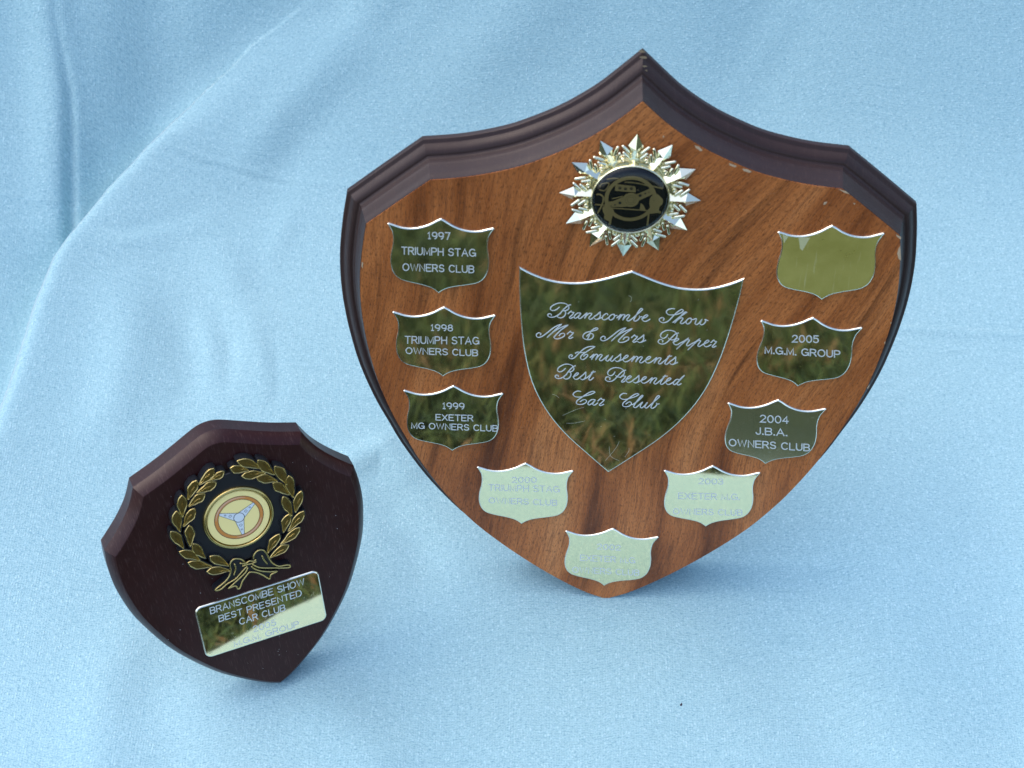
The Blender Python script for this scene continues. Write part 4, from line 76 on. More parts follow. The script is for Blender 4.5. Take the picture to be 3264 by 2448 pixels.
PR_POLY = [[-36,18455,406,18689,558,18624,481,18460,53,18217,-83,18265],[-907,18166,-760,18187,-372,18395,-274,18243,-289,18001,-436,17971,-615,17975,-852,17960,-1035,18051],[-723,18839,-86,18770,-51,18694,-42,18541,-412,18562,-723,18583],[-1089,17963,-973,18001,-822,17970,-742,17868,-706,17799,-732,17676,-768,17518,-792,17290,-859,17288,-844,17411,-944,17461,-1023,17547,-1014,17669,-1065,17773],[484,18417,626,18506,766,18407,865,18272,846,18116,779,18028,760,17871,829,17838,799,17750,737,17783,471,17742,379,17792,457,17950,432,18105,433,18295],[412,17740,459,17742,443,17321,393,17320],[148,18133,225,18083,275,17997,313,17877,133,17907,140,18029]]
PR_STROKE = [([-997,19011,-823,19049,-647,19045],39),([-1218,18733,-1165,18837,-930,18860,-1041,18593,-1227,18610],33),([-1306,18432,-1203,18434,-1086,18326,-1116,18049,-1234,17742],51),([-1332,18052,-974,18035],45),([-788,18290,-461,18384],39),([-404,18924,-50,18899,249,18830,400,18774],39),([458,18801,803,18716],51),([-761,17928,-134,17900,404,17862],45),([-615,19012,-280,19054,181,18964],24)]
PR_HOLE = [([-568,18698],51),([-386,18674],51),([-198,18687],51),([19,18636],51),([106,18433],51),([271,18514],30),([382,18563],19),([-535,18141],51),([-691,18063],30),([-817,18013],19),([569,18256],15),([-195,18283],0)]
CHIPS = [[1754,20147,1920,20094,2041,19965,1985,19923,1824,20034],[2930,19515,3193,19417,3148,19358,2964,19428],[3380,19323,3560,19298,3710,19214,3623,19171,3439,19237],[6590,18641,6857,18559,7000,18444,6814,18499],[6196,18126,6296,18147,6267,18050,6184,18018],[7147,18120,7237,18105,7209,18050],[8740,16951,8940,16833,8929,16741,8780,16860],[8918,16401,8956,16495,9073,15907,8985,15967,8899,16183],[713,20445,750,20480,770,20413,732,20389],[-9074,15399,-9023,15350,-9061,15128,-9090,15222],[8700,10520,8770,10689,8765,10571,8725,10465],[9012,12522,9045,12556,9053,12429],[9089,13348,9137,13388,9138,13309],[-270,-15,-116,-45,37,-49,-106,-2]]
FOLDS = [
 ('step',0.018,0.002,[(-0.0936,0.6049,0),(-0.1117,0.5946,0.05),(-0.121,0.5898,0.12),(-0.1433,0.5708,0.42),(-0.1662,0.5482,0.8),(-0.1827,0.5282,1),(-0.1963,0.5045,1),(-0.2014,0.4933,1),(-0.206,0.4706,0.9),(-0.2083,0.4465,0.8),(-0.2098,0.4279,0.8),(-0.2129,0.4027,0.8),(-0.2242,0.3586,0.6)]),
 ('gauss',-0.005,0.0022,[(-0.2067,0.6001,0),(-0.2062,0.5911,0.05),(-0.205,0.5817,0.15),(-0.2027,0.5727,0.35),(-0.2006,0.5643,0.7),(-0.2004,0.5541,1),(-0.2006,0.5418,1),(-0.2002,0.527,1),(-0.1992,0.5117,1)]),
 ('gauss',0.0078,0.011,[(-0.2107,0.6035,1),(-0.2079,0.5796,1),(-0.2052,0.5527,1),(-0.2037,0.5197,0.6)]),
 ('gauss',0.0052,0.018,[(-0.1842,0.604,1),(-0.1854,0.5801,1),(-0.1865,0.559,0.7),(-0.1902,0.5395,0)]),
 ('gauss',-0.0052,0.016,[(-0.1633,0.6044,0.8),(-0.1664,0.5806,1),(-0.1731,0.5594,1),(-0.1862,0.5422,1),(-0.1957,0.5229,0.5)]),
 ('gauss',-0.0065,0.014,[(-0.0866,0.6059,1),(-0.1075,0.6003,1),(-0.1327,0.588,1),(-0.1495,0.5749,0.5)]),
 ('gauss',0.0032,0.009,[(-0.0683,0.5957,0),(-0.0931,0.5742,1),(-0.1069,0.5633,1),(-0.1203,0.5466,0.3)]),
 ('gauss',-0.0017,0.013,[(-0.0751,0.5864,0),(-0.0956,0.5613,1),(-0.1087,0.5419,1),(-0.1214,0.5224,0.3)]),
 ('gauss',0.0039,0.015,[(0.0108,0.6061,1),(-0.0094,0.5915,1),(-0.0437,0.5702,0.3)]),
 ('gauss',-0.0039,0.022,[(0.1149,0.6098,1),(0.1032,0.5864,0.8),(0.0905,0.5637,0)]),
 ('gauss',0.00186,0.009,[(-0.1371,0.5101,0),(-0.1241,0.4917,1),(-0.1134,0.4678,1),(-0.1041,0.4437,0.5),(-0.0998,0.4277,0)]),
 ('gauss',-0.00186,0.009,[(-0.1476,0.4812,0),(-0.1411,0.4618,1),(-0.1355,0.4392,1),(-0.1343,0.4201,0)]),
 ('gauss',-0.00047,0.008,[(-0.1138,0.4985,0),(-0.1163,0.4824,1),(-0.1179,0.4594,0.6),(-0.1191,0.4463,0)]),
 ('gauss',0.0028599999999999997,0.012,[(-0.1707,0.49,0),(-0.1634,0.4577,1),(-0.1639,0.4253,1),(-0.1697,0.3969,0)]),
 ('gauss',0.00325,0.007,[(-0.0719,0.3929,0),(-0.0635,0.4009,1),(-0.0524,0.4075,1),(-0.0415,0.3987,0.4)]),
 ('gauss',-0.0028599999999999997,0.009,[(-0.0596,0.3828,0),(-0.0478,0.3773,1),(-0.037,0.3659,1),(-0.0258,0.3407,0)]),
 ('gauss',0.00175,0.012,[(-0.1426,0.32,0.5),(-0.1482,0.3025,1),(-0.1486,0.2832,1),(-0.1468,0.2585,1)]),
 ('gauss',-0.0012900000000000001,0.012,[(-0.1287,0.3071,0.3),(-0.1286,0.2902,1),(-0.1182,0.2655,1)]),
 ('gauss',0.0026,0.014,[(-0.0721,0.3118,0),(-0.0656,0.2924,1),(-0.0453,0.2705,1)]),
 ('gauss',-0.0039,0.03,[(0.1949,0.439,0),(0.2023,0.3777,1),(0.1953,0.295,1)]),
 ('gauss',0.00091,0.0022,[(0.1449,0.4782,0.6),(0.1722,0.478,1),(0.2217,0.4769,1),(0.2402,0.4763,1)]),
 ('gauss',-0.0020800000000000003,0.02,[(0.0965,0.3381,0),(0.1074,0.3181,1),(0.1276,0.2739,1)]),
 ('gauss',0.00045,0.0011,[(-0.1668,0.5468,0.3),(-0.1342,0.543,1),(-0.1058,0.5394,1),(-0.0775,0.5376,0.8)]),
 ('gauss',-0.0004,0.0012,[(-0.1652,0.5443,0.2),(-0.1411,0.5409,1),(-0.117,0.5385,1),(-0.0917,0.5385,0)]),
 ('gauss',0.0004,0.0012,[(-0.2394,0.5258,1),(-0.21,0.526,1),(-0.1891,0.5274,0.6),(-0.185,0.5278,0)]),
 ('gauss',-0.0007,0.0035,[(-0.1292,0.4754,0),(-0.1221,0.4609,1),(-0.1197,0.4463,1),(-0.1202,0.4334,0)]),
 ('gauss',0.0008,0.004,[(-0.1358,0.4735,0),(-0.1306,0.4589,1),(-0.1282,0.4444,0.6),(-0.1283,0.4347,0)]),
 ('gauss',-0.0008,0.004,[(-0.1065,0.4664,0),(-0.1011,0.4535,1),(-0.0983,0.439,1),(-0.0985,0.4278,0)]),
 ('gauss',0.0007,0.005,[(-0.0983,0.5316,0),(-0.104,0.5142,1),(-0.1069,0.4987,0)]),
 ('gauss',-0.0007,0.004,[(-0.1907,0.5051,0.2),(-0.1702,0.5074,1),(-0.1463,0.5187,0.5),(-0.1332,0.5291,0)]),
 ('gauss',0.0008,0.005,[(-0.1942,0.5003,0.2),(-0.1722,0.5011,1),(-0.1402,0.513,0)]),
 ('gauss',-0.0006,0.004,[(-0.0682,0.5903,0),(-0.0571,0.596,1),(-0.0462,0.6041,1)]),
 ('gauss',-0.0007,0.005,[(-0.0884,0.4186,0),(-0.0697,0.3976,1),(-0.0629,0.3767,0.8),(-0.0623,0.3535,0)]),
 ('gauss',0.0007,0.006,[(0.09,0.5733,0),(0.1058,0.5883,1),(0.1184,0.603,1)]),
]

# ------------------------------------------------------------------ helpers
def pts(flat):
    return [(flat[i] * 1e-5, flat[i + 1] * 1e-5) for i in range(0, len(flat), 2)]


def link(name, me, parent=None, mat=None, label=None, cat=None, kind=None, group=None, smooth=False):
    o = bpy.data.objects.new(name, me)
    COL.objects.link(o)
    if parent is not None:
        o.parent = parent
    if mat is not None and me is not None and not me.materials:
        me.materials.append(mat)
    if smooth and me is not None:
        me.polygons.foreach_set('use_smooth', [True] * len(me.polygons))
    if label: o['label'] = label
    if cat: o['category'] = cat
    if kind: o['kind'] = kind
    if group: o['group'] = group
    return o


def mesh(name, verts, faces):
    me = bpy.data.meshes.new(name)
    me.from_pydata([tuple(map(float, v)) for v in verts], [], faces)
    me.update()
    return me


def catmull(p, n=4, closed=False):
    p = [np.array(q, float) for q in p]
    m = len(p)
    if m < 3:
        return [tuple(q) for q in p]
    out = []
    rngi = range(m) if closed else range(m - 1)
    for i in rngi:
        if closed:
            a, b, c, e = p[i - 1], p[i], p[(i + 1) % m], p[(i + 2) % m]
        else:
            a, b, c, e = p[max(i - 1, 0)], p[i], p[i + 1], p[min(i + 2, m - 1)]
        for j in range(n):
            t = j / n
            out.append(tuple(.5 * ((2 * b) + (-a + c) * t + (2 * a - 5 * b + 4 * c - e) * t * t + (-a + 3 * b - 3 * c + e) * t ** 3)))
    if not closed:
        out.append(tuple(p[-1]))
    return out


def area(pl):
    return .5 * sum(pl[i - 1][0] * pl[i][1] - pl[i][0] * pl[i - 1][1] for i in range(len(pl)))


def offset(pl, d):
    """move a closed counter-clockwise outline outward by d, with mitred corners"""
    n = len(pl)
    out = []
    for i in range(n):
        a, b, c = np.array(pl[i - 1]), np.array(pl[i]), np.array(pl[(i + 1) % n])
        u, v = b - a, c - b
        u /= np.linalg.norm(u) + 1e-12
        v /= np.linalg.norm(v) + 1e-12
        n1, n2 = np.array((u[1], -u[0])), np.array((v[1], -v[0]))
        m = n1 + n2
        k = max(m @ m / 2, .35)
        out.append(tuple(b + m / k * d))
    return out


def loft(rings, cap_first=False, cap_last=True):
    """rings: list of lists of 3-D points, same count"""
    n = len(rings[0])
    v = [p for r in rings for p in r]
    f = []
    for k in range(len(rings) - 1):
        for i in range(n):
            j = (i + 1) % n
            f.append((k * n + i, k * n + j, (k + 1) * n + j, (k + 1) * n + i))
    if cap_first:
        f.append(tuple(range(n - 1, -1, -1)))
    if cap_last:
        f.append(tuple(range((len(rings) - 1) * n, len(rings) * n)))
    return v, f


def solid(name, outline, prof, cap_first=True, cap_last=True, soft=0):
    """prof: list of (offset, z) from the back to the front"""
    pl = outline if area(outline) > 0 else outline[::-1]
    rings = []
    for o, z in prof:
        q = offset(pl, o) if o else pl
        rings.append([(x, y, z) for x, y in q])
    v, f = loft(rings, cap_first, cap_last)
    me = mesh(name, v, f)
    bm = bmesh.new(); bm.from_mesh(me)
    bmesh.ops.triangulate(bm, faces=[q for q in bm.faces if len(q.verts) > 4])
    bm.to_mesh(me); bm.free()
    if soft:
        me.polygons.foreach_set('use_smooth', [True] * len(me.polygons)); me.set_sharp_from_angle(angle=math.radians(soft))
    return me


def ribbon(lines, w, z, h=0.00004, taper=False):
    """flat raised strips along polylines: engraved or printed strokes"""
    v, f = [], []
    for li, ln in enumerate(lines):
        p = [np.array(q, float) for q in ln]
        q = [p[0]]
        for a in p[1:]:
            if np.linalg.norm(a - q[-1]) > 2e-5: q.append(a)
        p = q
        m = len(p)
        if m < 2: continue
        closed = np.linalg.norm(p[0] - p[-1]) < 5e-5 and m > 3
        base = len(v)
        zz = z + h * (li % 7) * .12
        for i in range(m):
            if 0 < i < m - 1:
                u = p[i] - p[i - 1]; u /= np.linalg.norm(u); t = p[i + 1] - p[i]; t /= np.linalg.norm(t)
                n = np.array((-u[1] - t[1], u[0] + t[0]))
                k = max(np.linalg.norm(n), .9)
                n = n / (k * k / 2)
            else:
                if closed: a, b = (p[-2], p[1])
                elif i == 0: a, b = (p[0], p[1])
                else: a, b = (p[-2], p[-1])
                u = (b - a) / np.linalg.norm(b - a)
                n = np.array((-u[1], u[0]))
            e = np.zeros(2)
            if not closed and i in (0, m - 1):
                e = (p[0] - p[1] if i == 0 else p[-1] - p[-2]); e = e / np.linalg.norm(e) * w * .4
            hw = w / 2
            if taper: hw *= .72 + .5 * abs(n[0] * .75 - n[1] * .66) / max(np.linalg.norm(n), 1e-6)
            for s, dz in ((hw, 0), (hw * .5, h), (-hw * .5, h), (-hw, 0)):
                c = p[i] + n * s + e
                v.append((c[0], c[1], zz + dz))
        for i in range(m - 1):
            a = base + 4 * i
            for k in range(3):
                f.append((a + k, a + k + 1, a + k + 5, a + k + 4))
    return v, f


def tube(line, r, z, n=8, ends=True, zend=None):
    v, f = [], []
    p = [np.array((q[0], q[1], z if len(q) < 3 else q[2])) for q in line]
    for i in range(len(p)):
        a, b = p[max(i - 1, 0)], p[min(i + 1, len(p) - 1)]
        t = (b - a) / (np.linalg.norm(b - a) + 1e-12)
        s = np.array((-t[1], t[0], 0)); s /= np.linalg.norm(s) + 1e-12
        u = np.cross(t, s)
        for k in range(n):
            g = 2 * math.pi * k / n
            v.append(p[i] + (s * math.cos(g) + u * math.sin(g)) * r)
    for i in range(len(p) - 1):
        for k in range(n):
            j = (k + 1) % n
            f.append((i * n + k, i * n + j, (i + 1) * n + j, (i + 1) * n + k))
    f.append(tuple(range(n - 1, -1, -1))); f.append(tuple(range((len(p) - 1) * n, len(p) * n)))
    return v, f


def lathe(name, prof, n=64, cx=0, cy=0):
    """prof: (radius, z) list; closes on the axis where radius is 0"""
    v, f = [], []
    idx = []
    for r, z in prof:
        if r <= 1e-9:
            idx.append([len(v)]); v.append((cx, cy, z))
        else:
            idx.append(list(range(len(v), len(v) + n)))
            v += [(cx + r * math.cos(2 * math.pi * k / n), cy + r * math.sin(2 * math.pi * k / n), z) for k in range(n)]
    for a, b in zip(idx[:-1], idx[1:]):
        for k in range(n):
            j = (k + 1) % n
            if len(a) == 1 and len(b) == 1: continue
            if len(a) == 1: f.append((a[0], b[k], b[j]))
            elif len(b) == 1: f.append((a[k], a[j], b[0]))
            else: f.append((a[k], a[j], b[j], b[k]))
    return mesh(name, v, f)


def join(parts):
    v, f = [], []
    for pv, pf in parts:
        b = len(v); v += list(pv); f += [tuple(i + b for i in q) for q in pf]
    return v, f


def fan(poly, z):
    """flat polygon as mesh data"""
    return [(x, y, z) for x, y in poly], [tuple(range(len(poly)))]


# ------------------------------------------------------------------ materials
class NT:
    def __init__(s, name):
        s.m = bpy.data.materials.new(name); s.m.use_nodes = True
        s.t = s.m.node_tree; s.b = s.t.nodes['Principled BSDF']; s.out = s.t.nodes['Material Output']
    def n(s, typ, **kw):
        q = s.t.nodes.new('ShaderNode' + typ)
        for k, v in kw.items():
            if hasattr(q, k) and k not in ('Scale',): setattr(q, k, v)
            else: q.inputs[k].default_value = v
        return q
    def l(s, a, b): s.t.links.new(a, b)
    def coord(s, which='Object', scale=(1, 1, 1), rot=(0, 0, 0), loc=(0, 0, 0)):
        c = s.n('TexCoord'); mp = s.n('Mapping')
        mp.inputs['Scale'].default_value = scale; mp.inputs['Rotation'].default_value = rot; mp.inputs['Location'].default_value = loc
        s.l(c.outputs[which], mp.inputs[0]); return mp.outputs[0]
    def noise(s, vec, scale, detail=4, rough=.5, dist=0):
        q = s.n('TexNoise'); q.inputs['Scale'].default_value = scale; q.inputs['Detail'].default_value = detail
        q.inputs['Roughness'].default_value = rough; q.inputs['Distortion'].default_value = dist
        s.l(vec, q.inputs['Vector']); return q.outputs['Fac']
    def ramp(s, fac, stops, interp='LINEAR'):
        q = s.n('ValToRGB'); q.color_ramp.interpolation = interp
        e = q.color_ramp.elements
        while len(e) < len(stops): e.new(.5)
        for k, (p, c) in enumerate(stops):
            e[k].position = p; e[k].color = (c, c, c, 1) if isinstance(c, (int, float)) else (*c, 1)
        s.l(fac, q.inputs[0]); return q.outputs['Color']
    def math(s, op, a, b=None, c=None):
        q = s.n('Math', operation=op)
        for i, x in enumerate((a, b, c)):
            if x is None: continue
            if isinstance(x, (int, float)): q.inputs[i].default_value = x
            else: s.l(x, q.inputs[i])
        return q.outputs[0]
    def mix(s, fac, a, b, blend='MIX'):
        q = s.n('MixRGB', blend_type=blend)
        for i, x in enumerate((fac, a, b)):
            if isinstance(x, (int, float)): q.inputs[i].default_value = x
            elif isinstance(x, tuple): q.inputs[i].default_value = (*x, 1)
            else: s.l(x, q.inputs[i])
        return q.outputs[0]
    def bump(s, h, strength, dist):
        q = s.n('Bump'); q.inputs['Strength'].default_value = strength; q.inputs['Distance'].default_value = dist
        s.l(h, q.inputs['Height']); s.l(q.outputs[0], s.b.inputs['Normal']); return q
    def set(s, **kw):
        names = dict(col='Base Color', rough='Roughness', metal='Metallic', spec='Specular IOR Level', coat='Coat Weight', coatr='Coat Roughness', sheen='Sheen Weight', sheenr='Sheen Roughness')
        for k, v in kw.items():
            i = s.b.inputs[names[k]]
            if isinstance(v, tuple): i.default_value = (*v, 1)
            elif isinstance(v, (int, float)): i.default_value = v
            else: s.l(v, i)
        return s


def simple(name, col, rough=.5, metal=0, **kw):
    return NT(name).set(col=col, rough=rough, metal=metal, **kw).m


# cloth: plain-weave cotton with pale slubs; UV runs in metres over the cloth
def cloth_material():
    k = NT('blue_cloth')
    uv = k.coord('UV')
    v1 = k.n('TexVoronoi', feature='F1'); v1.inputs['Scale'].default_value = 900; k.l(k.coord('UV', scale=(1, .8, 1)), v1.inputs['Vector'])
    nub = k.ramp(v1.outputs['Distance'], [(.08, 1.0), (.50, 0.0)])
    cell = k.n('SeparateColor'); k.l(v1.outputs['Color'], cell.inputs[0])
    sel = k.ramp(cell.outputs[0], [(.25, 0.0), (.95, 1.0)])
    nubs = k.math('MULTIPLY', nub, sel)
    fine = k.noise(k.coord('UV', scale=(1, 1.35, 1)), 1250, 3, .7)
    mid = k.noise(uv, 420, 3, .6)
    big = k.noise(uv, 9, 3, .5)
    slub = k.noise(k.coord('UV', scale=(40, 2600, 1)), 1, 2, .6)
    slubm = k.noise(k.coord('UV', scale=(5, 26, 1), loc=(3, 1, 0)), 1, 3, .6)
    sl = k.math('MULTIPLY', k.ramp(slub, [(.30, 1.0), (.46, 0.0)]), k.ramp(slubm, [(.42, .15), (.62, .8)]))
    warp = k.n('TexWave', wave_type='BANDS', bands_direction='X'); warp.inputs['Scale'].default_value = 330; warp.inputs['Distortion'].default_value = 2.5; warp.inputs['Detail'].default_value = 2
    k.l(uv, warp.inputs['Vector'])
    weft = k.n('TexWave', wave_type='BANDS', bands_direction='Y'); weft.inputs['Scale'].default_value = 300; weft.inputs['Distortion'].default_value = 2.5; weft.inputs['Detail'].default_value = 2
    k.l(uv, weft.inputs['Vector'])
    wv = k.math('MULTIPLY', warp.outputs['Fac'], weft.outputs['Fac'])
    c0 = k.mix(k.ramp(big, [(.3, 0.0), (.7, 1.0)]), CLOTH_A, CLOTH_B)
    c1 = k.mix(k.math('MULTIPLY', k.ramp(fine, [(.36, 1.0), (.55, 0.0)])), c0, (0.115, 0.27, 0.355))
    dash = k.noise(k.coord('UV', scale=(620, 2000, 1), rot=(0, 0, math.radians(-2))), 1, 2, .6)
    c1 = k.mix(k.math('MULTIPLY', k.ramp(dash, [(.34, 1.0), (.47, 0.0)]), .55), c1, (0.10, 0.25, 0.345))
    c2 = k.mix(k.math('MULTIPLY', k.ramp(mid, [(.45, 0.0), (.7, 1.0)]), .34), c1, (0.38, 0.60, 0.66))
    c3 = k.mix(k.math('MULTIPLY', nubs, .68), c2, (0.50, 0.72, 0.78))
    c4 = k.mix(k.math('MULTIPLY', sl, .42), c3, (0.085, 0.23, 0.32))
    k.set(col=c4, rough=.85, spec=.25, sheen=1.0, sheenr=.35)
    k.b.inputs['Sheen Tint'].default_value = (1, .97, .93, 1)
    h = k.math('ADD', k.math('MULTIPLY', nubs, .8), k.math('ADD', k.math('MULTIPLY', fine, .8), k.math('MULTIPLY', wv, .35)))
    k.bump(h, .8, .00028)
    return k.m


CLOTH_A = (0.315, 0.510, 0.565)
CLOTH_B = (0.360, 0.555, 0.595)


def walnut_material():
    k = NT('walnut_laminate')
    # grain direction leans a little to the right going up
    warpn = k.n('TexNoise'); warpn.inputs['Scale'].default_value = 11; warpn.inputs['Detail'].default_value = 0
    oc = k.coord('Object'); k.l(oc, warpn.inputs['Vector'])
    sx = k.n('SeparateXYZ'); k.l(oc, sx.inputs[0])
    up = k.math('MAXIMUM', k.math('SUBTRACT', sx.outputs[1], .06), 0)
    side = k.n('MapRange', interpolation_type='SMOOTHSTEP'); side.inputs['From Min'].default_value = -.06; side.inputs['From Max'].default_value = .06; k.l(sx.outputs[0], side.inputs['Value'])
    lean = k.math('MULTIPLY', k.math('MULTIPLY', k.math('MULTIPLY', up, up), 1.9), side.outputs[0])
    cb = k.n('CombineXYZ'); k.l(k.math('SUBTRACT', sx.outputs[0], lean), cb.inputs[0]); k.l(sx.outputs[1], cb.inputs[1])
    off = k.n('VectorMath', operation='MULTIPLY_ADD'); k.l(warpn.outputs['Color'], off.inputs[0]); off.inputs[1].default_value = (.016, .016, 0); k.l(cb.outputs[0], off.inputs[2])
    def g(scale, rot, det, rough=.55, loc=(0, 0, 0)):
        mp0 = k.n('Mapping'); mp0.inputs['Rotation'].default_value = (0, 0, rot); k.l(off.outputs[0], mp0.inputs[0])
        mp = k.n('Mapping'); mp.inputs['Scale'].default_value = scale; mp.inputs['Location'].default_value = loc
        k.l(mp0.outputs[0], mp.inputs[0])
        return k.noise(mp.outputs[0], 1, det, rough)
    R = math.radians(7)
    broad = g((42, 5, 1), R, 4, .6, (3.1, 1.2, 0))
    streak = g((150, 9, 1), R, 5, .6, (7, 0, 0))
    fine = g((1300, 70, 1), R, 3, .7)
    pore = g((3000, 650, 1), R, 2, .6)
    light = k.noise(k.coord('Object'), 1100, 2, .6)
    base = k.ramp(broad, [(.34, (0.12, 0.034, 0.010)), (.42, (0.32, 0.098, 0.026)), (.54, (0.47, 0.160, 0.045)), (.68, (0.57, 0.225, 0.075))])
    c = k.mix(k.math('MULTIPLY', k.ramp(streak, [(.32, 1.0), (.45, 0.0)]), .62), base, (0.035, 0.010, 0.005))
    c = k.mix(k.math('MULTIPLY', k.ramp(fine, [(.35, 1.0), (.55, 0.0)]), .45), c, (0.075, 0.022, 0.009))
    c = k.mix(k.math('MULTIPLY', k.ramp(pore, [(.36, 1.0), (.46, 0.0)]), .55), c, (0.030, 0.010, 0.005))
    c = k.mix(k.math('MULTIPLY', k.ramp(light, [(.60, 0.0), (.74, 1.0)]), .30), c, (0.42, 0.22, 0.12))
    k.set(col=c, rough=k.ramp(fine, [(.3, .34), (.7, .24)]), spec=.35)
    k.bump(pore, .15, .0001)
    return k.m


def stain_material(name, a, b, rough, grain=.4, lightgrain=(0.12, 0.07, 0.06)):
    k = NT(name)
    n1 = k.noise(k.coord('Object', scale=(260, 22, 60), rot=(0, 0, math.radians(-4))), 1, 4, .6)
    n2 = k.noise(k.coord('Object', scale=(2400, 190, 500), rot=(0, 0, math.radians(-4))), 1, 2, .6)
    n3 = k.noise(k.coord('Object'), 60, 4, .6)
    c = k.mix(n1, a, b)
    c = k.mix(k.math('MULTIPLY', k.ramp(n2, [(.57, 0.0), (.66, 1.0)]), grain), c, lightgrain)
    k.set(col=c, rough=k.ramp(n3, [(.3, rough - .04), (.7, rough + .06)]), spec=.32)
    k.bump(k.math('ADD', n2, n1), .12, .0001)
    return k.m


def brass_material(name, col, rough, wave=.0, dull=0.0):
    k = NT(name)
    n0 = k.noise(k.coord('Object'), 38, 2, .5)
    sc = k.noise(k.coord('Object', scale=(1, 1, 1)), 700, 2, .6)
    k.set(col=col, metal=1.0 - dull, rough=k.math('ADD', k.math('MULTIPLY', k.ramp(sc, [(.62, 0.0), (.8, 1.0)]), .12), rough))
    if wave:
        k.bump(n0, .35, wave)
    return k.m


M = {}
M['cloth'] = cloth_material()
M['walnut'] = walnut_material()
M['frame'] = stain_material('dark_stained_moulding', (0.021, 0.0105, 0.0095), (0.034, 0.0160, 0.0135), .42, .10, (0.13, 0.08, 0.06))
M['mahogany'] = stain_material('mahogany_stain', (0.017, 0.0029, 0.0027), (0.031, 0.0050, 0.0046), .36, .42, (0.075, 0.040, 0.036))
M['back'] = simple('hardboard_back', (0.12, 0.08, 0.05), .8)
M['brass'] = brass_material('polished_brass', (1.0, 0.90, 0.56), .042, .00012, .01)
M['brass_soft'] = brass_material('soft_brass', (0.93, 0.86, 0.60), .15, .00008, .03)
M['edge'] = simple('plate_edge', (0.92, 0.90, 0.76), .22, 1)
def film_material():
    k = NT('cloudy_film')
    a = k.noise(k.coord('Object'), 70, 4, .65); c_ = k.noise(k.coord('Object', scale=(1, .1, 1)), 900, 2, .6)
    col = k.mix(k.ramp(a, [(.35, 0.0), (.65, 1.0)]), (0.44, 0.40, 0.095), (0.50, 0.45, 0.12))
    col = k.mix(k.math('MULTIPLY', k.ramp(c_, [(.6, 0.0), (.75, 1.0)]), .35), col, (0.75, 0.72, 0.38))
    k.set(col=col, metal=.5, rough=k.ramp(a, [(.3, .26), (.7, .42)])); return k.m


M['film'] = film_material()
M['tear'] = simple('torn_film', (0.62, 0.62, 0.34), .4, .4)
M['star'] = brass_material('bright_star_metal', (0.97, 0.93, 0.70), .10, .00005)
M['star_base'] = brass_material('star_base_metal', (0.82, 0.77, 0.54), .26)
M['gold'] = brass_material('gold_foil', (0.24, 0.165, 0.052), .34)
M['gold_edge'] = simple('gold_edge', (0.54, 0.42, 0.16), .26, 1)
M['engrave'] = simple('engraved_metal', (0.66, 0.70, 0.70), .42, .4)
M['black'] = simple('black_plastic', (0.012, 0.014, 0.018), .30)
M['black_disc'] = simple('black_disc', (0.006, 0.007, 0.010), .25)
M['print'] = simple('gold_print', (0.33, 0.24, 0.075), .5, 0)
M['print_dark'] = simple('print_gap', (0.008, 0.009, 0.011), .4)
M['cream'] = simple('cream_print', (0.97, 0.80, 0.32), .4)
M['rim_brown'] = simple('brown_print', (0.62, 0.25, 0.055), .4)
M['rim_light'] = simple('brown_highlight_print', (0.70, 0.42, 0.27), .4)
M['spoke'] = simple('pale_blue_print', (0.70, 0.76, 0.78), .4)
M['ink'] = simple('ink', (0.012, 0.012, 0.03), .4)
M['chip'] = simple('bare_chipboard', (0.46, 0.34, 0.21), .8)
M['worn'] = simple('worn_edge', (0.30, 0.23, 0.14), .8)
M['speck'] = simple('dark_speck', (0.02, 0.012, 0.03), .5)


def dome_material():
    k = NT('clear_dome'); t = k.t
    tr = k.n('BsdfTransparent'); gl = k.n('BsdfGlossy'); gl.inputs['Roughness'].default_value = .06
    fr = k.n('Fresnel'); fr.inputs['IOR'].default_value = 1.5
    mx = k.n('MixShader'); k.l(fr.outputs[0], mx.inputs[0]); k.l(tr.outputs[0], mx.inputs[1]); k.l(gl.outputs[0], mx.inputs[2])
    k.l(mx.outputs[0], k.out.inputs['Surface']); return k.m


M['dome'] = dome_material()

# ------------------------------------------------------------------ the ground and the grass
def soil_material():
    k = NT('soil_and_thatch')
    a = k.noise(k.coord('Object'), 60, 5, .65); b = k.noise(k.coord('Object'), 2.2, 4, .6)
    c = k.ramp(a, [(.35, (0.010, 0.014, 0.005)), (.5, (0.022, 0.036, 0.010)), (.68, (0.060, 0.058, 0.022))])
    c = k.mix(k.math('MULTIPLY', b, .5), c, (0.035, 0.060, 0.016))
    k.set(col=c, rough=.95, spec=.1); k.bump(a, .6, .01); return k.m


g = 1500.0
link('ground', mesh('ground', [(-g, -g, -.014), (g, -g, -.014), (g, g, -.014), (-g, g, -.014)], [(0, 1, 2, 3)]), mat=soil_material(), kind='structure',
     label='grassy ground under and around the cloth')


def hem_y(x):
    return 0.1995 + 0.10 * (x - .0) * (x > 0) * 1.0 + .0018 * np.sin(x * 55) + .0015 * np.sin(x * 131 + 1)


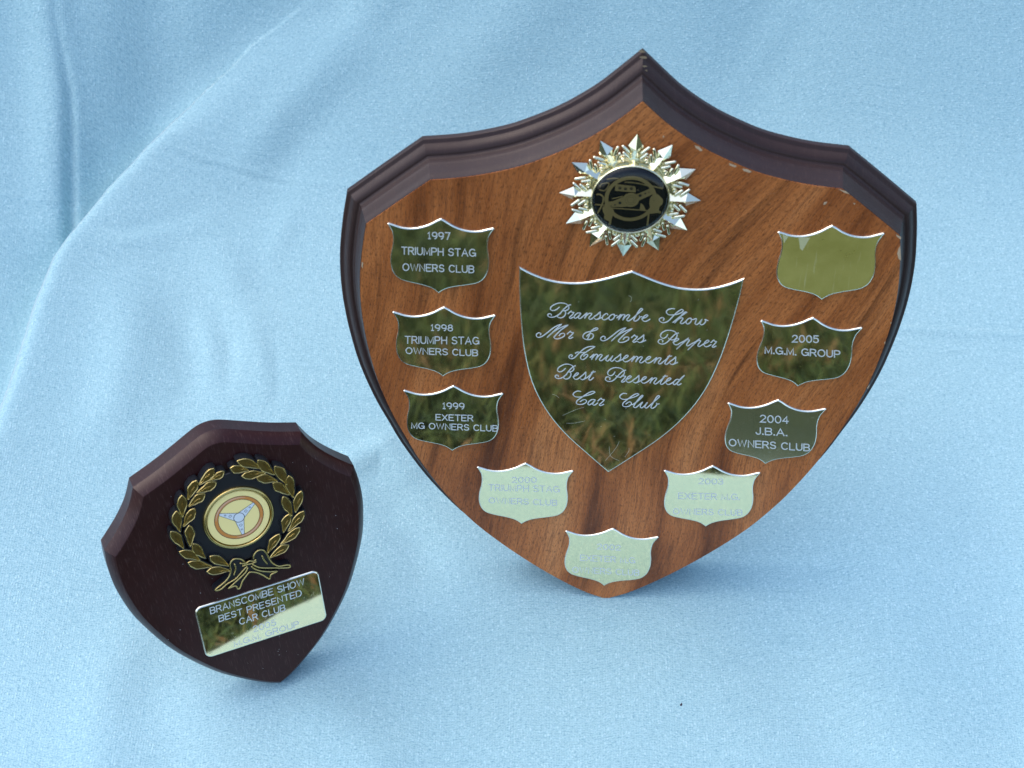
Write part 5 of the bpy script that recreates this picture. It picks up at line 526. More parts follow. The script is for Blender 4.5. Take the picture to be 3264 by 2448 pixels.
def grass_field():
    n = 140000
    # denser towards the cloth
    u = rng.random(n)
    y = 0.2 - 1.9 * u ** 1.6
    x = -.75 + rng.random(n) * 2.1
    keep = y < hem_y(x) - .001
    x, y = x[keep], y[keep]; n = len(x)
    nx = 2200                                       # a thin row of blades leaning on the hem
    xa = -.5 + rng.random(nx) * 1.0; ya = hem_y(xa) - rng.random(nx) * .006
    x = np.r_[x, xa]; y = np.r_[y, ya]; n = len(x)
    L = (.006 + .017 * rng.random(n) ** 1.4); L[-nx:] = .012 + .006 * rng.random(nx)
    wd = .0010 + .0022 * rng.random(n) ** 2 + .0012 * (rng.random(n) > .86)
    az = rng.random(n) * 2 * np.pi; lean = .35 + 1.1 * rng.random(n); 
    d = np.c_[np.cos(az), np.sin(az)]; s = np.c_[-d[:, 1], d[:, 0]]
    base = np.c_[x, y, np.full(n, -.015)]
    V = np.zeros((n, 7, 3), np.float32)
    for k, (t, w) in enumerate(((0, 1.), (.4, .9), (.75, .6))):
        fw = L * np.sin(lean * t) * t; up = L * np.cos(lean * t * .8) * t
        c = base.copy(); c[:, :2] += d * fw[:, None]; c[:, 2] += up
        for m, sg in ((0, 1), (1, -1)):
            q = c.copy(); q[:, :2] += s * (wd * w * .5 * sg)[:, None]; V[:, 2 * k + m] = q
    c = base.copy(); c[:, :2] += d * (L * np.sin(lean))[:, None]; c[:, 2] += L * np.cos(lean * .85); V[:, 6] = c
    F = np.array([(0, 1, 3, 2), (2, 3, 5, 4)]); T = np.array([(4, 5, 6)])
    b = (np.arange(n) * 7)[:, None, None]
    quads = (F[None] + b).reshape(-1, 4); tris = (T[None] + b).reshape(-1, 3)
    me = bpy.data.meshes.new('grass')
    me.vertices.add(n * 7); me.vertices.foreach_set('co', V.reshape(-1))
    nl = len(quads) * 4 + len(tris) * 3
    me.loops.add(nl); me.loops.foreach_set('vertex_index', np.r_[quads.ravel(), tris.ravel()].astype(np.int32))
    me.polygons.add(len(quads) + len(tris))
    me.polygons.foreach_set('loop_start', np.r_[np.arange(len(quads)) * 4, len(quads) * 4 + np.arange(len(tris)) * 3].astype(np.int32))
    me.update(calc_edges=True)
    r_ = rng.random(n)
    patch = .5 + .5 * np.sin(x * 23 + 3 * np.sin(y * 17)) * np.cos(y * 29 + 2 * np.sin(x * 13))
    tint = np.clip(.5 * r_ + .5 * patch + .08 * rng.normal(size=n), 0, 1)
    at = me.attributes.new('tint', 'FLOAT', 'POINT'); at.data.foreach_set('value', np.repeat(tint, 7).astype(np.float32))
    k = NT('grass_blades')
    a = k.n('Attribute', attribute_name='tint')
    c = k.ramp(a.outputs['Fac'], [(.05, (0.012, 0.028, 0.012)), (.35, (0.030, 0.062, 0.016)), (.58, (0.055, 0.085, 0.020)), (.72, (0.088, 0.082, 0.028)), (.86, (0.15, 0.085, 0.038)), (1.0, (0.20, 0.150, 0.085))])
    k.set(col=c, rough=.6, spec=.3)
    k.b.inputs['Subsurface Weight'].default_value = 0
    me.materials.append(k.m)
    o = bpy.data.objects.new('grass', me); COL.objects.link(o)
    o['kind'] = 'stuff'; o['label'] = 'rough green and straw-coloured grass in front of the cloth'; o['category'] = 'grass'
    return o


grass_field()

# ------------------------------------------------------------------ the cloth
def cloth():
    # finer where the camera looks
    xs = np.concatenate([np.linspace(-.60, -.30, 30, endpoint=False), np.linspace(-.30, .28, 760, endpoint=False), np.linspace(.28, .62, 34)])
    ts = np.concatenate([np.linspace(0, 1, 6, endpoint=False) * .02, .02 + np.linspace(0, 1, 560, endpoint=False) * .43, .45 + np.linspace(0, 1, 60) ** 1.2 * .35])
    X, Tt = np.meshgrid(xs, ts)
    Y = hem_y(X) + Tt
    def base(y):
        a = 1.5 * .03 * np.logaddexp(0, (y - .56) / .03)
        top = .26                                                     # where the backing ends and the cloth hangs down behind it
        sft = .018
        return -sft * np.logaddexp(-a / sft, -top / sft)
    Z = base(Y)
    Z = Z * (1 / (1 + np.exp((np.abs(X) - .53) / .018)))
    drop = np.clip((Y - .88) / .06, 0, 1); Z = Z * (1 - drop) ** 1.0
    for kind, A, w, P in FOLDS:
        P = np.array(P)
        best = np.full(X.shape, 9.); sd = np.zeros(X.shape); DD = []; AA = []
        for i in range(len(P) - 1):
            a, b = P[i, :2], P[i + 1, :2]; e = b - a; L2 = e @ e
            t = np.clip(((X - a[0]) * e[0] + (Y - a[1]) * e[1]) / L2, 0, 1)
            dx, dy = X - a[0] - t * e[0], Y - a[1] - t * e[1]
            d = np.hypot(dx, dy); cr = np.sign(e[0] * dy - e[1] * dx)
            m = d < best
            best[m] = d[m]; sd[m] = (d * cr)[m]; DD.append(d); AA.append(P[i, 2] * (1 - t) + P[i + 1, 2] * t)
        wsum = 0; amp = 0                                             # blend the strength smoothly between neighbouring stretches of the fold
        for d, a_ in zip(DD, AA):
            q = np.exp(-(d - best) / .012); wsum = wsum + q; amp = amp + q * a_
        amp = amp / wsum
        if kind == 'gauss':
            Z += A * amp * np.exp(-(best / w) ** 2)
        else:
            # the cloth on the near side laps over the hanging part: a steep step with a long fall behind it
            s = sd                                                    # positive to the left of the path's direction = towards the plaques
            w = w * (1 + 5 * np.clip(.75 - amp, 0, 1))
            stepf = 1 / (1 + np.exp(np.clip(-s / w, -40, 40)))
            fall = np.where(s > 0, np.exp(-s / .042), 1)
            Z += A * amp * (stepf * fall) - A * .60 * amp * np.exp(-np.abs(s) / .024) * (s < 0)
            Z += .26 * np.sqrt(np.clip(-s, 0, .2) ** 2 + .012 ** 2) * np.clip(amp * 1.3, 0, 1) * (s < 0) / (1 + np.exp(-(Y - .43) / .02)) - .26 * .012 * np.clip(amp * 1.3, 0, 1) * (s < 0) / (1 + np.exp(-(Y - .43) / .02))
    # slow unevenness of the cloth
    lf = 0
    r2 = np.random.default_rng(5)
    for i in range(16):
        fx, fy = r2.normal(0, 16, 2); ph = r2.random() * 6.28
        lf = lf + np.sin(X * fx * 1.0 + Y * fy * .8 + ph) / 16 ** .5
    lf2 = 0
    for i in range(20):
        fx, fy = r2.normal(0, 60, 2); ph = r2.random() * 6.28
        lf2 = lf2 + np.sin(X * fx + Y * fy + ph) / 20 ** .5
    inf = 1 - .92 * np.exp(-(((X - .04) / .05) ** 2 + ((Y - .345) / .04) ** 2)) - .92 * np.exp(-(((X + .083) / .05) ** 2 + ((Y - .305) / .04) ** 2))
    Z += (lf * .0011 + lf2 * .00022) * np.clip(inf, 0, 1)
    Z -= .006 * np.exp(-(Tt / .003))                             # the hem sinks into the grass
    ny, nx = X.shape
    V = np.stack([X, Y, Z], -1).reshape(-1, 3).astype(np.float32)
    I = np.arange(ny * nx).reshape(ny, nx)
    Q = np.stack([I[:-1, :-1], I[:-1, 1:], I[1:, 1:], I[1:, :-1]], -1).reshape(-1, 4)
    me = bpy.data.meshes.new('cloth')
    me.vertices.add(len(V)); me.vertices.foreach_set('co', V.ravel())
    me.loops.add(len(Q) * 4); me.loops.foreach_set('vertex_index', Q.ravel().astype(np.int32))
    me.polygons.add(len(Q)); me.polygons.foreach_set('loop_start', (np.arange(len(Q)) * 4).astype(np.int32))
    me.update(calc_edges=True)
    me.polygons.foreach_set('use_smooth', [True] * len(Q))
    ds = np.hypot(np.diff(Y, axis=0), np.diff(base(Y), axis=0)); S = np.vstack([np.zeros((1, nx)), np.cumsum(ds, 0)])
    uv = me.uv_layers.new(name='UVMap')
    U = np.stack([X, S], -1).reshape(-1, 2)[Q.ravel()].astype(np.float32)
    uv.data.foreach_set('uv', U.ravel())
    return link('tablecloth', me, mat=M['cloth'], label='pale blue cotton cloth spread in soft folds beneath both award plaques', cat='cloth')


cloth()

# ------------------------------------------------------------------ shared outlines (millimetres, right half, mirrored)
def mirror(half):
    """half runs from the top centre down the right side to the bottom centre"""
    r = list(half)
    l = [(-x, y) for x, y in half[::-1] if abs(x) > 1e-6]
    return [(x * .001, y * .001) for x, y in (r + l)][::-1]           # counter-clockwise


BIG = catmull([(0, 216.6), (7.5, 209.6), (15, 204), (22, 199.6), (30, 195.6), (38.5, 192), (48, 189.3), (57.5, 187.4), (67.4, 186.3)], 3) + \
    catmull([(67.4, 186.3), (78.1, 177.7), (88.8, 168.9)], 2)[1:] + \
    catmull([(88.8, 168.9), (89.9, 162.5), (91.1, 153), (91.6, 145), (91.5, 136), (90.8, 127.5), (89.3, 117), (86.3, 103), (81.5, 88.7), (76.6, 77.6), (72.7, 69),
             (66.3, 57.6), (60.3, 48.5), (51.4, 37.3), (41.2, 27.3), (32.3, 19.6), (23.3, 12.6), (14.3, 6.4), (7.2, 2.3), (0, -.6)], 3)[1:]
SMALL = catmull([(-3.2, 115.1), (0, 115.5), (3.2, 115.1), (6.5, 113.8), (10.5, 111.9), (20.5, 107.3), (30.2, 103.6)], 4)[4:] + \
    catmull([(30.2, 103.6), (33.4, 97.0), (37.5, 91.3), (41.8, 86.6), (45.7, 82.8)], 4)[1:] + \
    catmull([(45.7, 82.8), (46.4, 76), (46.3, 68), (45.2, 60.4), (43.3, 52.5), (40, 44), (35.2, 34), (29.5, 25.3), (21.5, 15.5), (13, 7.9), (5.8, 2.6), (0, -.3)], 4)[1:]
PLATE = catmull([(0, 3.3), (1.7, 2.3), (3.8, .9), (6.8, -.4), (10, -1.0), (12.9, -.8), (15.2, -.1), (17.3, .6)], 3) + \
    catmull([(17.8, .2), (17.0, -1.2), (16.25, -2.9), (15.9, -5.4), (16.0, -8), (16.5, -11), (16.7, -14.5), (16.3, -17.4), (15.2, -19.9), (13.2, -21.7), (10, -22.7), (5.8, -23.6), (3, -24.5), (1.2, -25.6), (0, -26.7)], 3)
SHIELD = catmull([(0, 1.5), (4.6, -.4), (9.7, -2.4), (16.3, -4.2), (22.8, -4.5), (28.2, -3.6), (33.6, -1.6), (38.2, .9)], 3) + \
    catmull([(38.2, .9), (37.7, -8.2), (36.4, -21.1), (34.4, -34.3), (30.9, -47.6), (25.4, -59.2), (17.9, -69.6), (8.7, -79.0), (0, -87.4)], 4)[1:]

# ------------------------------------------------------------------ the large plaque
big = bpy.data.objects.new('large_plaque', None); COL.objects.link(big)
big['label'] = 'large walnut-faced shield plaque with star badge and rows of small brass plates'; big['category'] = 'award plaque'
big.matrix_world = Matrix(((0.999911, -0.003786, 0.012764, 0.039358), (0.013314, 0.28436, -0.958625, 0.342188), (0, 0.95871, 0.284386, 0.0004), (0, 0, 0, 1)))

face = mirror(BIG)
link('face_panel', solid('face_panel', face, [(-.0002, -.004), (0, -.0012), (0, 0)]), big, M['walnut'])
prof = [(.0001, -.0003), (.0003, -.0012), (.0009, -.0028), (.0014, -.0048), (.0019, -.0066), (.0022, -.0073), (.0024, -.0083), (.0027, -.0094), (.0033, -.0099), (.0041, -.0100), (.0052, -.0106), (.0061, -.0117), (.0065, -.0125), (.0071, -.0128), (.0078, -.0131), (.0080, -.0136), (.0080, -.0153), (.0077, -.0156)]
bd = solid('moulded_border', face, [(o, z) for o, z in catmull(prof[:-2], 3) + prof[-2:]][::-1], cap_first=True, cap_last=False, soft=15)
link('moulded_border', bd, big, M['frame'], label='dark stained moulded edge running round the panel')
link('back_board', solid('back_board', face, [(.005, -.0168), (.005, -.01565)]), big, M['back'])

def strut(parent, y0, zb, foot, w):
    """easel leg hinged on the back, reaching the cloth behind"""
    a = Vector((0, y0, zb)); b = Vector(foot)
    d = (b - a).normalized(); s = Vector((w, 0, 0)); n = d.cross(Vector((1, 0, 0))).normalized() * .002
    v = []
    for p, k in ((a, .6), (b, 1)):
        for q in (-s * k - n, s * k - n, s * k + n, -s * k + n): v.append(tuple(p + q))
    return link('easel_strut', mesh('easel_strut', v, [(0, 1, 2, 3), (7, 6, 5, 4), (0, 4, 5, 1), (1, 5, 6, 2), (2, 6, 7, 3), (3, 7, 4, 0)]), parent, M['back'])

def local_on_cloth(mw, X, Y):
    return mw.inverted() @ Vector((X, Y, .003))

strut(big, .115, -.0168, local_on_cloth(big.matrix_world, .040, .452), .011)

# plates: name -> (x, y, angle, size, label, material)
PL = [('1997', -.06400, .16882, -.03135, 1.000, 'brass', 'small brass plate engraved 1997, at the upper left of the panel'),
      ('blank', .06569, .16946, .00905, 1.000, 'film', 'blank small plate under cloudy yellow-green film'),
      ('1998', -.06301, .13335, -.01588, 1.0, 'brass', 'small brass plate engraved 1998'),
      ('2005', .06381, .13217, -.05965, 1.0, 'brass', 'small brass plate engraved 2005'),
      ('1999', -.05974, .09948, -.01448, 1.0, 'brass', 'small brass plate engraved 1999 with nicked edges'),
      ('2004', .05589, .09626, -.04937, 1.0, 'brass_soft', 'small brass plate engraved 2004, duller than the rest'),
      ('2000', -.03327, .06454, -.02662, 1.0, 'brass', 'small brass plate engraved 2000 reflecting the pale cloth'),
      ('2003', .03551, .06511, -.00247, 1.0, 'brass', 'small brass plate engraved 2003 reflecting the pale cloth'),
      ('2002', .00042, .03338, -.06095, 1.0, 'brass', 'small brass plate engraved 2002, nearest the bottom tip')]


def place(half, x, y, a):
    c, s = math.cos(a), math.sin(a)
    return [(x + px * c - py * s, y + px * s + py * c) for px, py in mirror(half)]


def engrave(parent, key, w, z):
    for ln in TXT[key]:
        lines = [pts(s) for s in ln]
        v, f = ribbon(lines, w, z, taper=(key == 'big'))
        link('engraved_line', mesh('engraved_line', v, f), parent, M['engrave'])


def plate(parent, name, outline, t, mat, label, bev=.00045):
    me = solid(name, outline, [(0, .00002), (0, t - bev * .8), (-bev * .35, t - bev * .28), (-bev, t)])
    me.materials.append(mat); me.materials.append(M['edge'])
    for p in me.polygons:
        p.material_index = 0 if p.normal.z > .995 else 1
    return link(name, me, parent, label=label)


for key, x, y, a, sc, mt, lab in PL:
    t = .0008
    p = plate(big, 'name_plate', place(PLATE, x, y, a), t, M[mt], lab)
    if key == 'blank':
        c = [(-.0107, -.0014), (-.0068, -.0016), (-.0087, -.0068), (-.0096, -.0060)]
        q = [(x + u, y + v) for u, v in c]
        v1, f1 = fan(q, t + .00003)
        q2 = [(x + u, y + v) for u, v in [(-.0160, -.0007), (-.0140, -.0012), (-.0152, -.0040)]]
        v2, f2 = fan(q2, t + .00003)
        link('film_tear', mesh('film_tear', *join([(v1, f1), (v2, f2)])), p, M['tear'])
    else:
        engrave(p, key, .00044 if key in ('2004', '2005') else .00038, t + .00001)

cp = plate(big, 'centre_plate', place(SHIELD, .00049, .15148, -.03626), .0008, M['brass'], 'large brass shield engraved in flowing script', .0005)
engrave(cp, 'big', .00036, .00081)
# scratches and curled fibres on the lower part of the centre plate
scr = []
for (x0, y0, x1, y1, bow) in ((-.0205, .0905, -.0130, .0945, .0006), (-.0190, .0870, -.0125, .0882, -.0005), (-.004, .0700, .0005, .0790, .0010), (.001, .0700, -.0030, .0765, -.0012), (-.0245, .100, -.0222, .0985, .0002), (.0030, .0718, .0042, .0760, .0006), (.0000, .1430, .0008, .1405, .0006)):
    scr.append(catmull([(x0, y0), ((x0 + x1) / 2 + bow, (y0 + y1) / 2 + bow), (x1, y1)], 4))
for i in range(26):
    x0, y0 = random.uniform(-.03, .03), random.uniform(.075, .145)
    if abs(x0) < (y0 - .060) * .45:
        scr.append([(x0, y0), (x0 + random.uniform(-.0005, .0005), y0 + random.uniform(-.0004, .0004))])
link('scratches', mesh('scratches', *ribbon(scr, .00010, .00081, .00001)), cp, simple('scratch', (0.50, 0.52, 0.42), .5, .5), kind='stuff')

for c in CHIPS:
    v, f = fan(pts(c), .00006)
    link('edge_chip', mesh('edge_chip', v, f), big, M['chip'])
# worn wood at the very top of the border
wv, wf = [], []
for (x, y, z, r) in ((0, .2262, -.0122, .0015), (.0005, .2243, -.0100, .0009), (-.0003, .2276, -.0135, .0015), (.0011, .2232, -.0092, .0006)):
    b = len(wv)
    for k in range(7):
        g_ = k * 2 * math.pi / 7; rr = r * random.uniform(.6, 1.1)
        wv.append((x + rr * math.cos(g_), y + rr * math.sin(g_) * .5, z + .0006 + rr * .3 * math.sin(g_ + 1)))
    wf.append(tuple(range(b, b + 7)))
link('worn_patch', mesh('worn_patch', wv, wf), big, M['worn'])

# star badge
SX, SY = -.00198, .18240
star = bpy.data.objects.new('star_badge', None)
def ring_outline(r0, r1, n=12, ph=0, sub=8):
    o = []
    for k in range(n * sub):
        a = 2 * math.pi * k / (n * sub) + ph
        q = .5 + .5 * math.cos(n * (a - ph))
        rr = r0 + (r1 - r0) * q
        o.append((rr * math.cos(a), rr * math.sin(a)))
    return o


PH = math.pi / 2 - .0386
sb = solid('star_badge', ring_outline(.0156, .0172, 12, PH), [(0, .00002), (0, .0005), (-.0004, .0008)])
star = link('star_badge', sb, big, M['star_base'], label='silvery gilt twelve-pointed star badge around a black disc')
star.location = (SX, SY, 0)


def ray_mesh():
    # along +X: faceted dart with a raised ridge and a broken tip
    b0, bm_, tp = .0118, .0187, .0233
    z = .0009
    v = [(b0, -.0018, z), (b0, .0018, z), (.0165, -.0017, z), (.0165, .0017, z), (bm_, -.0025, z), (bm_, .0025, z), (tp, 0, z),
         (b0, 0, .0026), (bm_ - .0006, 0, .0026), (tp, 0, z + .0003)]
    f = [(0, 2, 8, 7), (2, 4, 8), (4, 6, 9), (4, 9, 8), (1, 7, 8, 3), (3, 8, 5), (5, 8, 9), (5, 9, 6)]
    return mesh('ray', v, f)


def capsule(p0, p1, r, name):
    a, b = np.array(p0, float), np.array(p1, float); t = (b - a) / np.linalg.norm(b - a)
    line = [a - t * r * .0]
    rad = []
    P, Rr = [], []
    for s_, q in ((-1, a), (1, b)):
        seq = [(1.0, .12), (.8, .6), (.4, .92), (0, 1)]
        if s_ == 1: seq = seq[::-1]
        for dx, rr in seq:
            P.append(q + t * r * dx * s_); Rr.append(rr * r)
    s = np.array((-t[1], t[0], 0)); u = np.array((0, 0, 1.))
    v, f = [], []; n = 8
    for p, rr in zip(P, Rr):
        for k in range(n):
            g_ = 2 * math.pi * k / n; v.append(p + (s * math.cos(g_) + u * math.sin(g_)) * rr)
    for i in range(len(P) - 1):
        for k in range(n):
            j = (k + 1) % n; f.append((i * n + k, i * n + j, (i + 1) * n + j, (i + 1) * n + k))
    f.append(tuple(range(n - 1, -1, -1))); f.append(tuple(range((len(P) - 1) * n, len(P) * n)))
    return mesh(name, v, f)


rm = ray_mesh(); rm.materials.append(M['star'])
bars = []
for s_ in (1, -1):
    for r0, e0, r1, e1 in ((.0147, .0021, .0165, .0037), (.0167, .0021, .0188, .0041)):
        q = capsule((r0, e0 * s_, .0016), (r1, e1 * s_, .0016), .00054, 'barb'); q.materials.append(M['star'])
        q.polygons.foreach_set('use_smooth', [True] * len(q.polygons)); bars.append(q)
bead = lathe('bead', [(0, .0026), (.0004, .00255), (.0007, .0023), (.00088, .0018), (.0009, .0012), (.00085, .0008)], 14)
bead.materials.append(M['star']); bead.polygons.foreach_set('use_smooth', [True] * len(bead.polygons))
for k in range(12):
    a = PH - k * math.pi / 6
    o = link('ray', rm, star); o.rotation_euler = (0, 0, a)
    for q in bars:
        o = link('barb', q, star); o.rotation_euler = (0, 0, a)
    o = link('bead', bead, star); g_ = a - math.pi / 12; o.location = (.0146 * math.cos(g_), .0146 * math.sin(g_), 0)
link('disc_rim', lathe('disc_rim', [(.0121, .0008), (.0129, .0010), (.01295, .0030), (.0128, .0034), (.01255, .0036), (.0123, .0034), (.0122, .0028)], 96), star, M['star_base'], smooth=True)
link('badge_disc', lathe('badge_disc', [(.01225, .0030), (.0121, .0033), (0, .0033)], 96), star, M['black_disc'])
zp = .00336
polys = []
for i, pl in enumerate(PR_POLY):
    q = [(x - SX, y - SY) for x, y in pts(pl)]
    if area(q) < 0: q = q[::-1]
    if i > 2: q = catmull(q, 3, True)
    v, f = fan(q, zp + .00002 * (i + 1)); polys.append((v, f))
rg = lambda cx, cy, r0, r1, z, n=72: ([(cx + r * math.cos(2 * math.pi * k / n), cy + r * math.sin(2 * math.pi * k / n), z) for r in (r0, r1) for k in range(n)], [(k, n + k, n + (k + 1) % n, (k + 1) % n) for k in range(n)])
disk = lambda cx, cy, r, z, n=20: ([(cx + r * math.cos(2 * math.pi * k / n), cy + r * math.sin(2 * math.pi * k / n), z) for k in range(n)], [tuple(range(n))])
wc = (-.0020 - SX, .18300 - SY)
polys.append(rg(wc[0], wc[1], .00722, .00850, zp + .00020))
polys.append(disk(wc[0] + .0001, wc[1] - .0004, .0027, zp + .00022, 40))
for k_, (ln, w_) in enumerate(PR_STROKE):
    q = catmull([(x - SX, y - SY) for x, y in pts(ln)], 3)
    polys.append(ribbon([q], w_ * 1e-5, zp + .00010 + .00001 * k_, .00001))
pm = mesh('driver_print', *join(polys))
bm = bmesh.new(); bm.from_mesh(pm); bmesh.ops.triangulate(bm, faces=[q for q in bm.faces if len(q.verts) > 4]); bm.to_mesh(pm); bm.free()
link('driver_print', pm, star, M['print'], label='gold print of two hands on a steering wheel and dashboard dials')
hp = []
for c, r_ in PR_HOLE:
    (x, y), = pts(c)
    if r_ > 0: hp.append(disk(x - SX, y - SY, r_ * 1e-5, zp + .00026, 18))
hx, hy = wc[0] + .0001, wc[1] - .0004
hp.append(rg(hx, hy, .00108, .00116, zp + .00026, 40)); hp.append(rg(hx, hy, .00175, .00181, zp + .00026, 40))
link('print_gaps', mesh('print_gaps', *join(hp)), star, M['print_dark'])
gi = []
for c, r_ in PR_HOLE[:4]:
    (x, y), = pts(c); gi.append(ribbon([[(x - SX - .0002, y - SY), (x - SX, y - SY + .0002), (x - SX + .0002, y - SY + .0001)]], .00012, zp + .00028, .00001))
link('dial_needles', mesh('dial_needles', *join(gi)), star, M['print'])
link('clear_dome', lathe('clear_dome', [(.01222, .00345), (.0119, .00385), (.0113, .0042), (.0103, .00448), (.0086, .00468), (.006, .0048), (.003, .00485), (0, .00486)], 96), star, M['dome'], smooth=True)

# ------------------------------------------------------------------ the small plaque
sm = bpy.data.objects.new('small_plaque', None); COL.objects.link(sm)
sm['label'] = 'small dark mahogany shield plaque with gold laurel wreath and steering wheel disc'; sm['category'] = 'award plaque'
sm.matrix_world = Matrix(((0.908011, -0.15971, 0.387309, -0.082432), (0.418946, 0.34615, -0.839443, 0.29806), (0, 0.924485, 0.381218, 0.0024), (0, 0, 0, 1)))
so = mirror(SMALL)
link('shield_board', solid('shield_board', so, [(-.0006, -.0112), (0, -.0106), (0, -.0040), (-.0002, -.0035), (-.0014, -.0017), (-.0027, -.0003), (-.0031, 0)], soft=17), sm, M['mahogany'])
strut(sm, .062, -.0113, local_on_cloth(sm.matrix_world, -.118, .372), .007)

CX, CY = .0008, .0822
# wreath: black backing with a gold leaf on each lobe
def leaf_outline(tip, base, w, seed):
    t, b = np.array(tip), np.array(base); d = b - t; L = np.linalg.norm(d); u = d / L; s = np.array((-u[1], u[0]))
    r = random.Random(seed); bend = r.uniform(-.05, .05)
    rows = [(0, 0), (.05, .17), (.14, .36), (.28, .50), (.42, .52), (.56, .45), (.70, .33), (.84, .20), (.95, .11), (1, 0)]
    up = [t + u * L * a + s * (w * c * r.uniform(.9, 1.08) + bend * L * math.sin(a * math.pi)) for a, c in rows]
    dn = [t + u * L * a + s * (-w * c * r.uniform(.9, 1.08) + bend * L * math.sin(a * math.pi)) for a, c in rows[1:-1]][::-1]
    q = [tuple(p) for p in up + dn]
    return catmull(q, 2, True)


HW = .0033
backs = []
LO = []
for i, lf in enumerate(LEAVES):
    tip, base = pts(lf)
    L = math.dist(tip, base)
    w = min(.0034, L * .48)
    ol = leaf_outline(tip, base, w, i); LO.append((ol, tip, base, L))
bw = [pts(b) for b in BOW]
def prism(ol, z0, z1, grow=0.0):
    pl = ol if area(ol) > 0 else ol[::-1]
    if grow: pl = offset(pl, grow)
    return loft([[(x, y, z0) for x, y in pl], [(x, y, z1) for x, y in pl]], False, True)
parts = []
for i, (ol, *_r) in enumerate(LO):
    parts.append(prism(ol, 0, HW - .00003 * (i % 9) - .00002, .00035))
parts.append(prism(catmull(bw[0], 2), 0, HW - .00034, .0004))
parts.append(prism(catmull(bw[5], 2), 0, HW - .00037, .0004))
parts.append(prism(catmull(bw[2], 2), 0, HW - .00040, .0004))
n = 96
ann = [[(CX + r * math.cos(2 * math.pi * k / n), CY + r * math.sin(2 * math.pi * k / n), z) for k in range(n)] for r, z in ((.0186, 0), (.0186, .0020), (.0183, .0023), (.0126, .0023))]
parts.append(loft(ann, False, False))
wm = mesh('laurel_wreath', *join(parts))
bm = bmesh.new(); bm.from_mesh(wm); bmesh.ops.triangulate(bm, faces=[q for q in bm.faces if len(q.verts) > 4]); bm.to_mesh(wm); bm.free()
wreath = link('laurel_wreath', wm, sm, M['black'], label='black moulded laurel wreath with gilded leaves and a tied bow')
for i, (ol, tip, base, L) in enumerate(LO):
    pl = ol if area(ol) > 0 else ol[::-1]
    i1 = offset(pl, -.00016); i2 = offset(pl, -.00036)
    v, f = loft([[(x, y, HW) for x, y in pl], [(x, y, HW + .00022) for x, y in i1], [(x, y, HW + .00006) for x, y in i2]], False, True)
    t, b = np.array(tip), np.array(base); s = (b - t)
    nrm = np.array((-s[1], s[0])) / L
    vein = catmull([t + s * .34 + nrm * .0003, t + s * .55 - nrm * .0001, t + s * .70 + nrm * .0002, t + s * .88], 3)
    tv = ribbon([vein], .00050, HW + .00005, .00028)
    tv2 = ribbon([[tuple(t + s * .46 + nrm * .0007), tuple(t + s * .60 + nrm * .0001)]], .00035, HW + .00004, .0002)
    n0 = len(f)
    me = mesh('leaf', *join([(v, f), tv, tv2]))
    bm = bmesh.new(); bm.from_mesh(me); bmesh.ops.triangulate(bm, faces=[q for q in bm.faces if len(q.verts) > 4]); bm.to_mesh(me); bm.free()
    me.materials.append(M['gold']); me.materials.append(M['gold_edge'])
    for p in me.polygons:
        p.material_index = 0 if p.normal.z > .985 else 1
    link('leaf', me, wreath)
for b in bw:
    v, f = tube(catmull(b, 3), .00030, HW - .00005, 8)
    link('bow_line', mesh('bow_line', v, f), wreath, M['gold_edge'], smooth=True)

# disc with the coloured steering wheel
cd = link('centre_disc', lathe('centre_disc', [(.0111, .0012), (.0111, .0030), (.0109, .0032), (0, .0032)], 96, CX, CY), sm, M['cream'], label='cream disc printed with a brown steering wheel')
link('gold_ring', lathe('gold_ring', [(.01262, .0018), (.01262, .0030), (.0123, .0035), (.0118, .0037), (.01148, .0035), (.0114, .0026), (.0114, .0012)], 96, CX, CY), cd, M['gold_edge'], smooth=True)
z = .00322
WX, WY = pts(HUB)[0]
v, f = rg(WX, WY, .00735, .00870, z, 96); link('wheel_rim', mesh('wheel_rim', v, f), cd, M['rim_brown'])
def arc_strip(r0, r1, a0, a1, z, n=24):
    v = []; 
    for k in range(n + 1):
        a = math.radians(a0 + (a1 - a0) * k / n); w = math.sin(math.pi * k / n) ** .6
        rm_ = (r0 + r1) / 2; hw = (r1 - r0) / 2 * w + 1e-5
        for r in (rm_ - hw, rm_ + hw): v.append((WX + r * math.cos(a), WY + r * math.sin(a), z))
    return v, [(2 * k, 2 * k + 1, 2 * k + 3, 2 * k + 2) for k in range(n)]
link('rim_highlight', mesh('rim_highlight', *join([arc_strip(.0078, .0084, 60, 170, z + .00003), arc_strip(.0077, .0083, -110, -20, z + .00003)])), cd, M['rim_light'])
sp = []; ink = []
for q in pts(HUB)[1:]:
    dx, dy = q[0] - WX, q[1] - WY; L = math.hypot(dx, dy); u = (dx / L, dy / L); s = (-u[1], u[0])
    L = .0074
    c = [(.0010, .0016), (L, .00042), (L, -.00042), (.0010, -.0016)]
    pq = [(WX + u[0] * a + s[0] * b, WY + u[1] * a + s[1] * b) for a, b in c]
    sp.append(fan(pq[::-1], z + .00002))
    ink.append(ribbon([pq[:2], pq[2:]], .00014, z + .00004, .00001))
    for rr, a in ((.00052, .0033), (.00034, .0052)):
        ink.append(rg(WX + u[0] * a, WY + u[1] * a, rr - .00013, rr, z + .00005, 20))
spo = link('wheel_spokes', mesh('wheel_spokes', *join(sp)), cd, M['spoke'])
link('wheel_hub', mesh('wheel_hub', *disk(WX, WY, .0018, z + .00006, 40)), cd, M['spoke'])
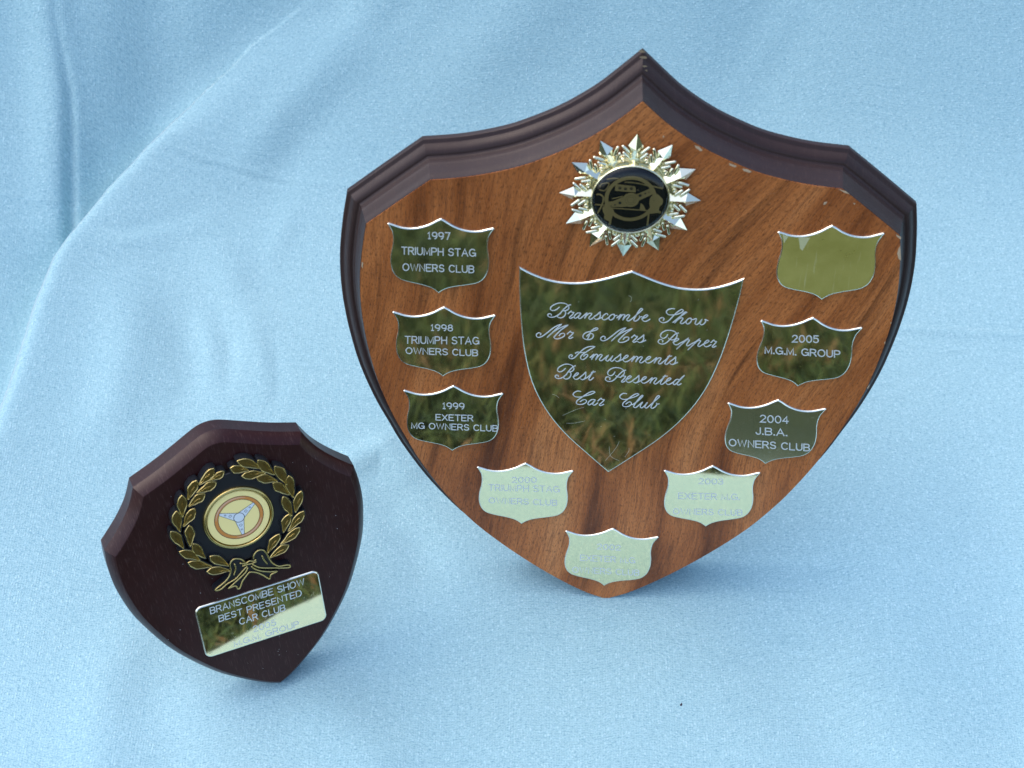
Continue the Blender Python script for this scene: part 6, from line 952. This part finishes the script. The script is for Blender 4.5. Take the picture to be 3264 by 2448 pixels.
ink.append(rg(WX, WY, .0018, .00200, z + .00007, 48)); ink.append(rg(WX, WY, .0086, .00878, z + .00004, 96)); ink.append(rg(WX, WY, .00727, .00742, z + .00004, 96))
link('print_outline', mesh('print_outline', *join(ink)), cd, M['ink'])

# engraved rectangular plate
def rrect(cx, cy, hw, hh, r, a):
    o = []
    for qx, qy, a0 in ((1, 1, 0), (-1, 1, 90), (-1, -1, 180), (1, -1, 270)):
        for k in range(9):
            g_ = math.radians(a0 + 90 * k / 8)
            o.append((qx * (hw - r) + r * math.cos(g_), qy * (hh - r) + r * math.sin(g_)))
    c, s = math.cos(a), math.sin(a)
    return [(cx + x * c - y * s, cy + x * s + y * c) for x, y in o]


npz = plate(sm, 'name_plate', rrect(0, .03665, .02317, .0117, .0026, -.0447), .0007, M['brass'], 'rectangular brass plate with rounded corners', .0005)
engrave(npz, 'small', .00036, .00071)

# dust lying on both plaques
def dust(parent, spots, z, n, name, seed):
    r = random.Random(seed); v, f = [], []
    for i in range(n):
        x, y = spots(r); q = r.uniform(.00006, .00017); b_ = len(v); a0 = r.random() * 3
        for k in range(5):
            v.append((x + q * math.cos(a0 + k * 1.257), y + q * r.uniform(.6, 1.2) * math.sin(a0 + k * 1.257), z))
        f.append(tuple(range(b_, b_ + 5)))
    link(name, mesh(name, v, f), parent, M['dust'], kind='stuff')


M['dust'] = simple('pale_dust', (0.45, 0.46, 0.48), .9)
dust(sm, lambda r: (r.uniform(-.036, .036), r.uniform(.036, .098)), .00005, 42, 'dust', 3)
dust(sm, lambda r: (r.uniform(-.014, .014), r.uniform(.010, .024)), .00005, 9, 'dust', 7)

# ------------------------------------------------------------------ the dark speck on the cloth
v = [(0, 0, .0006), (.0008, .0003, .0002), (.0004, .0012, .0003), (-.0006, .0003, .0002), (-.0003, -.0004, .0002), (.0004, -.0003, .0002)]
s_ = link('dark_speck', mesh('dark_speck', v, [(0, 1, 2), (0, 2, 3), (0, 3, 4), (0, 4, 5), (0, 5, 1), (5, 4, 3, 2, 1)]), None, M['speck'],
          label='tiny dark crumb lying on the blue cloth below the large plaque', cat='crumb')
s_.location = (.0671, .2968, .0006)
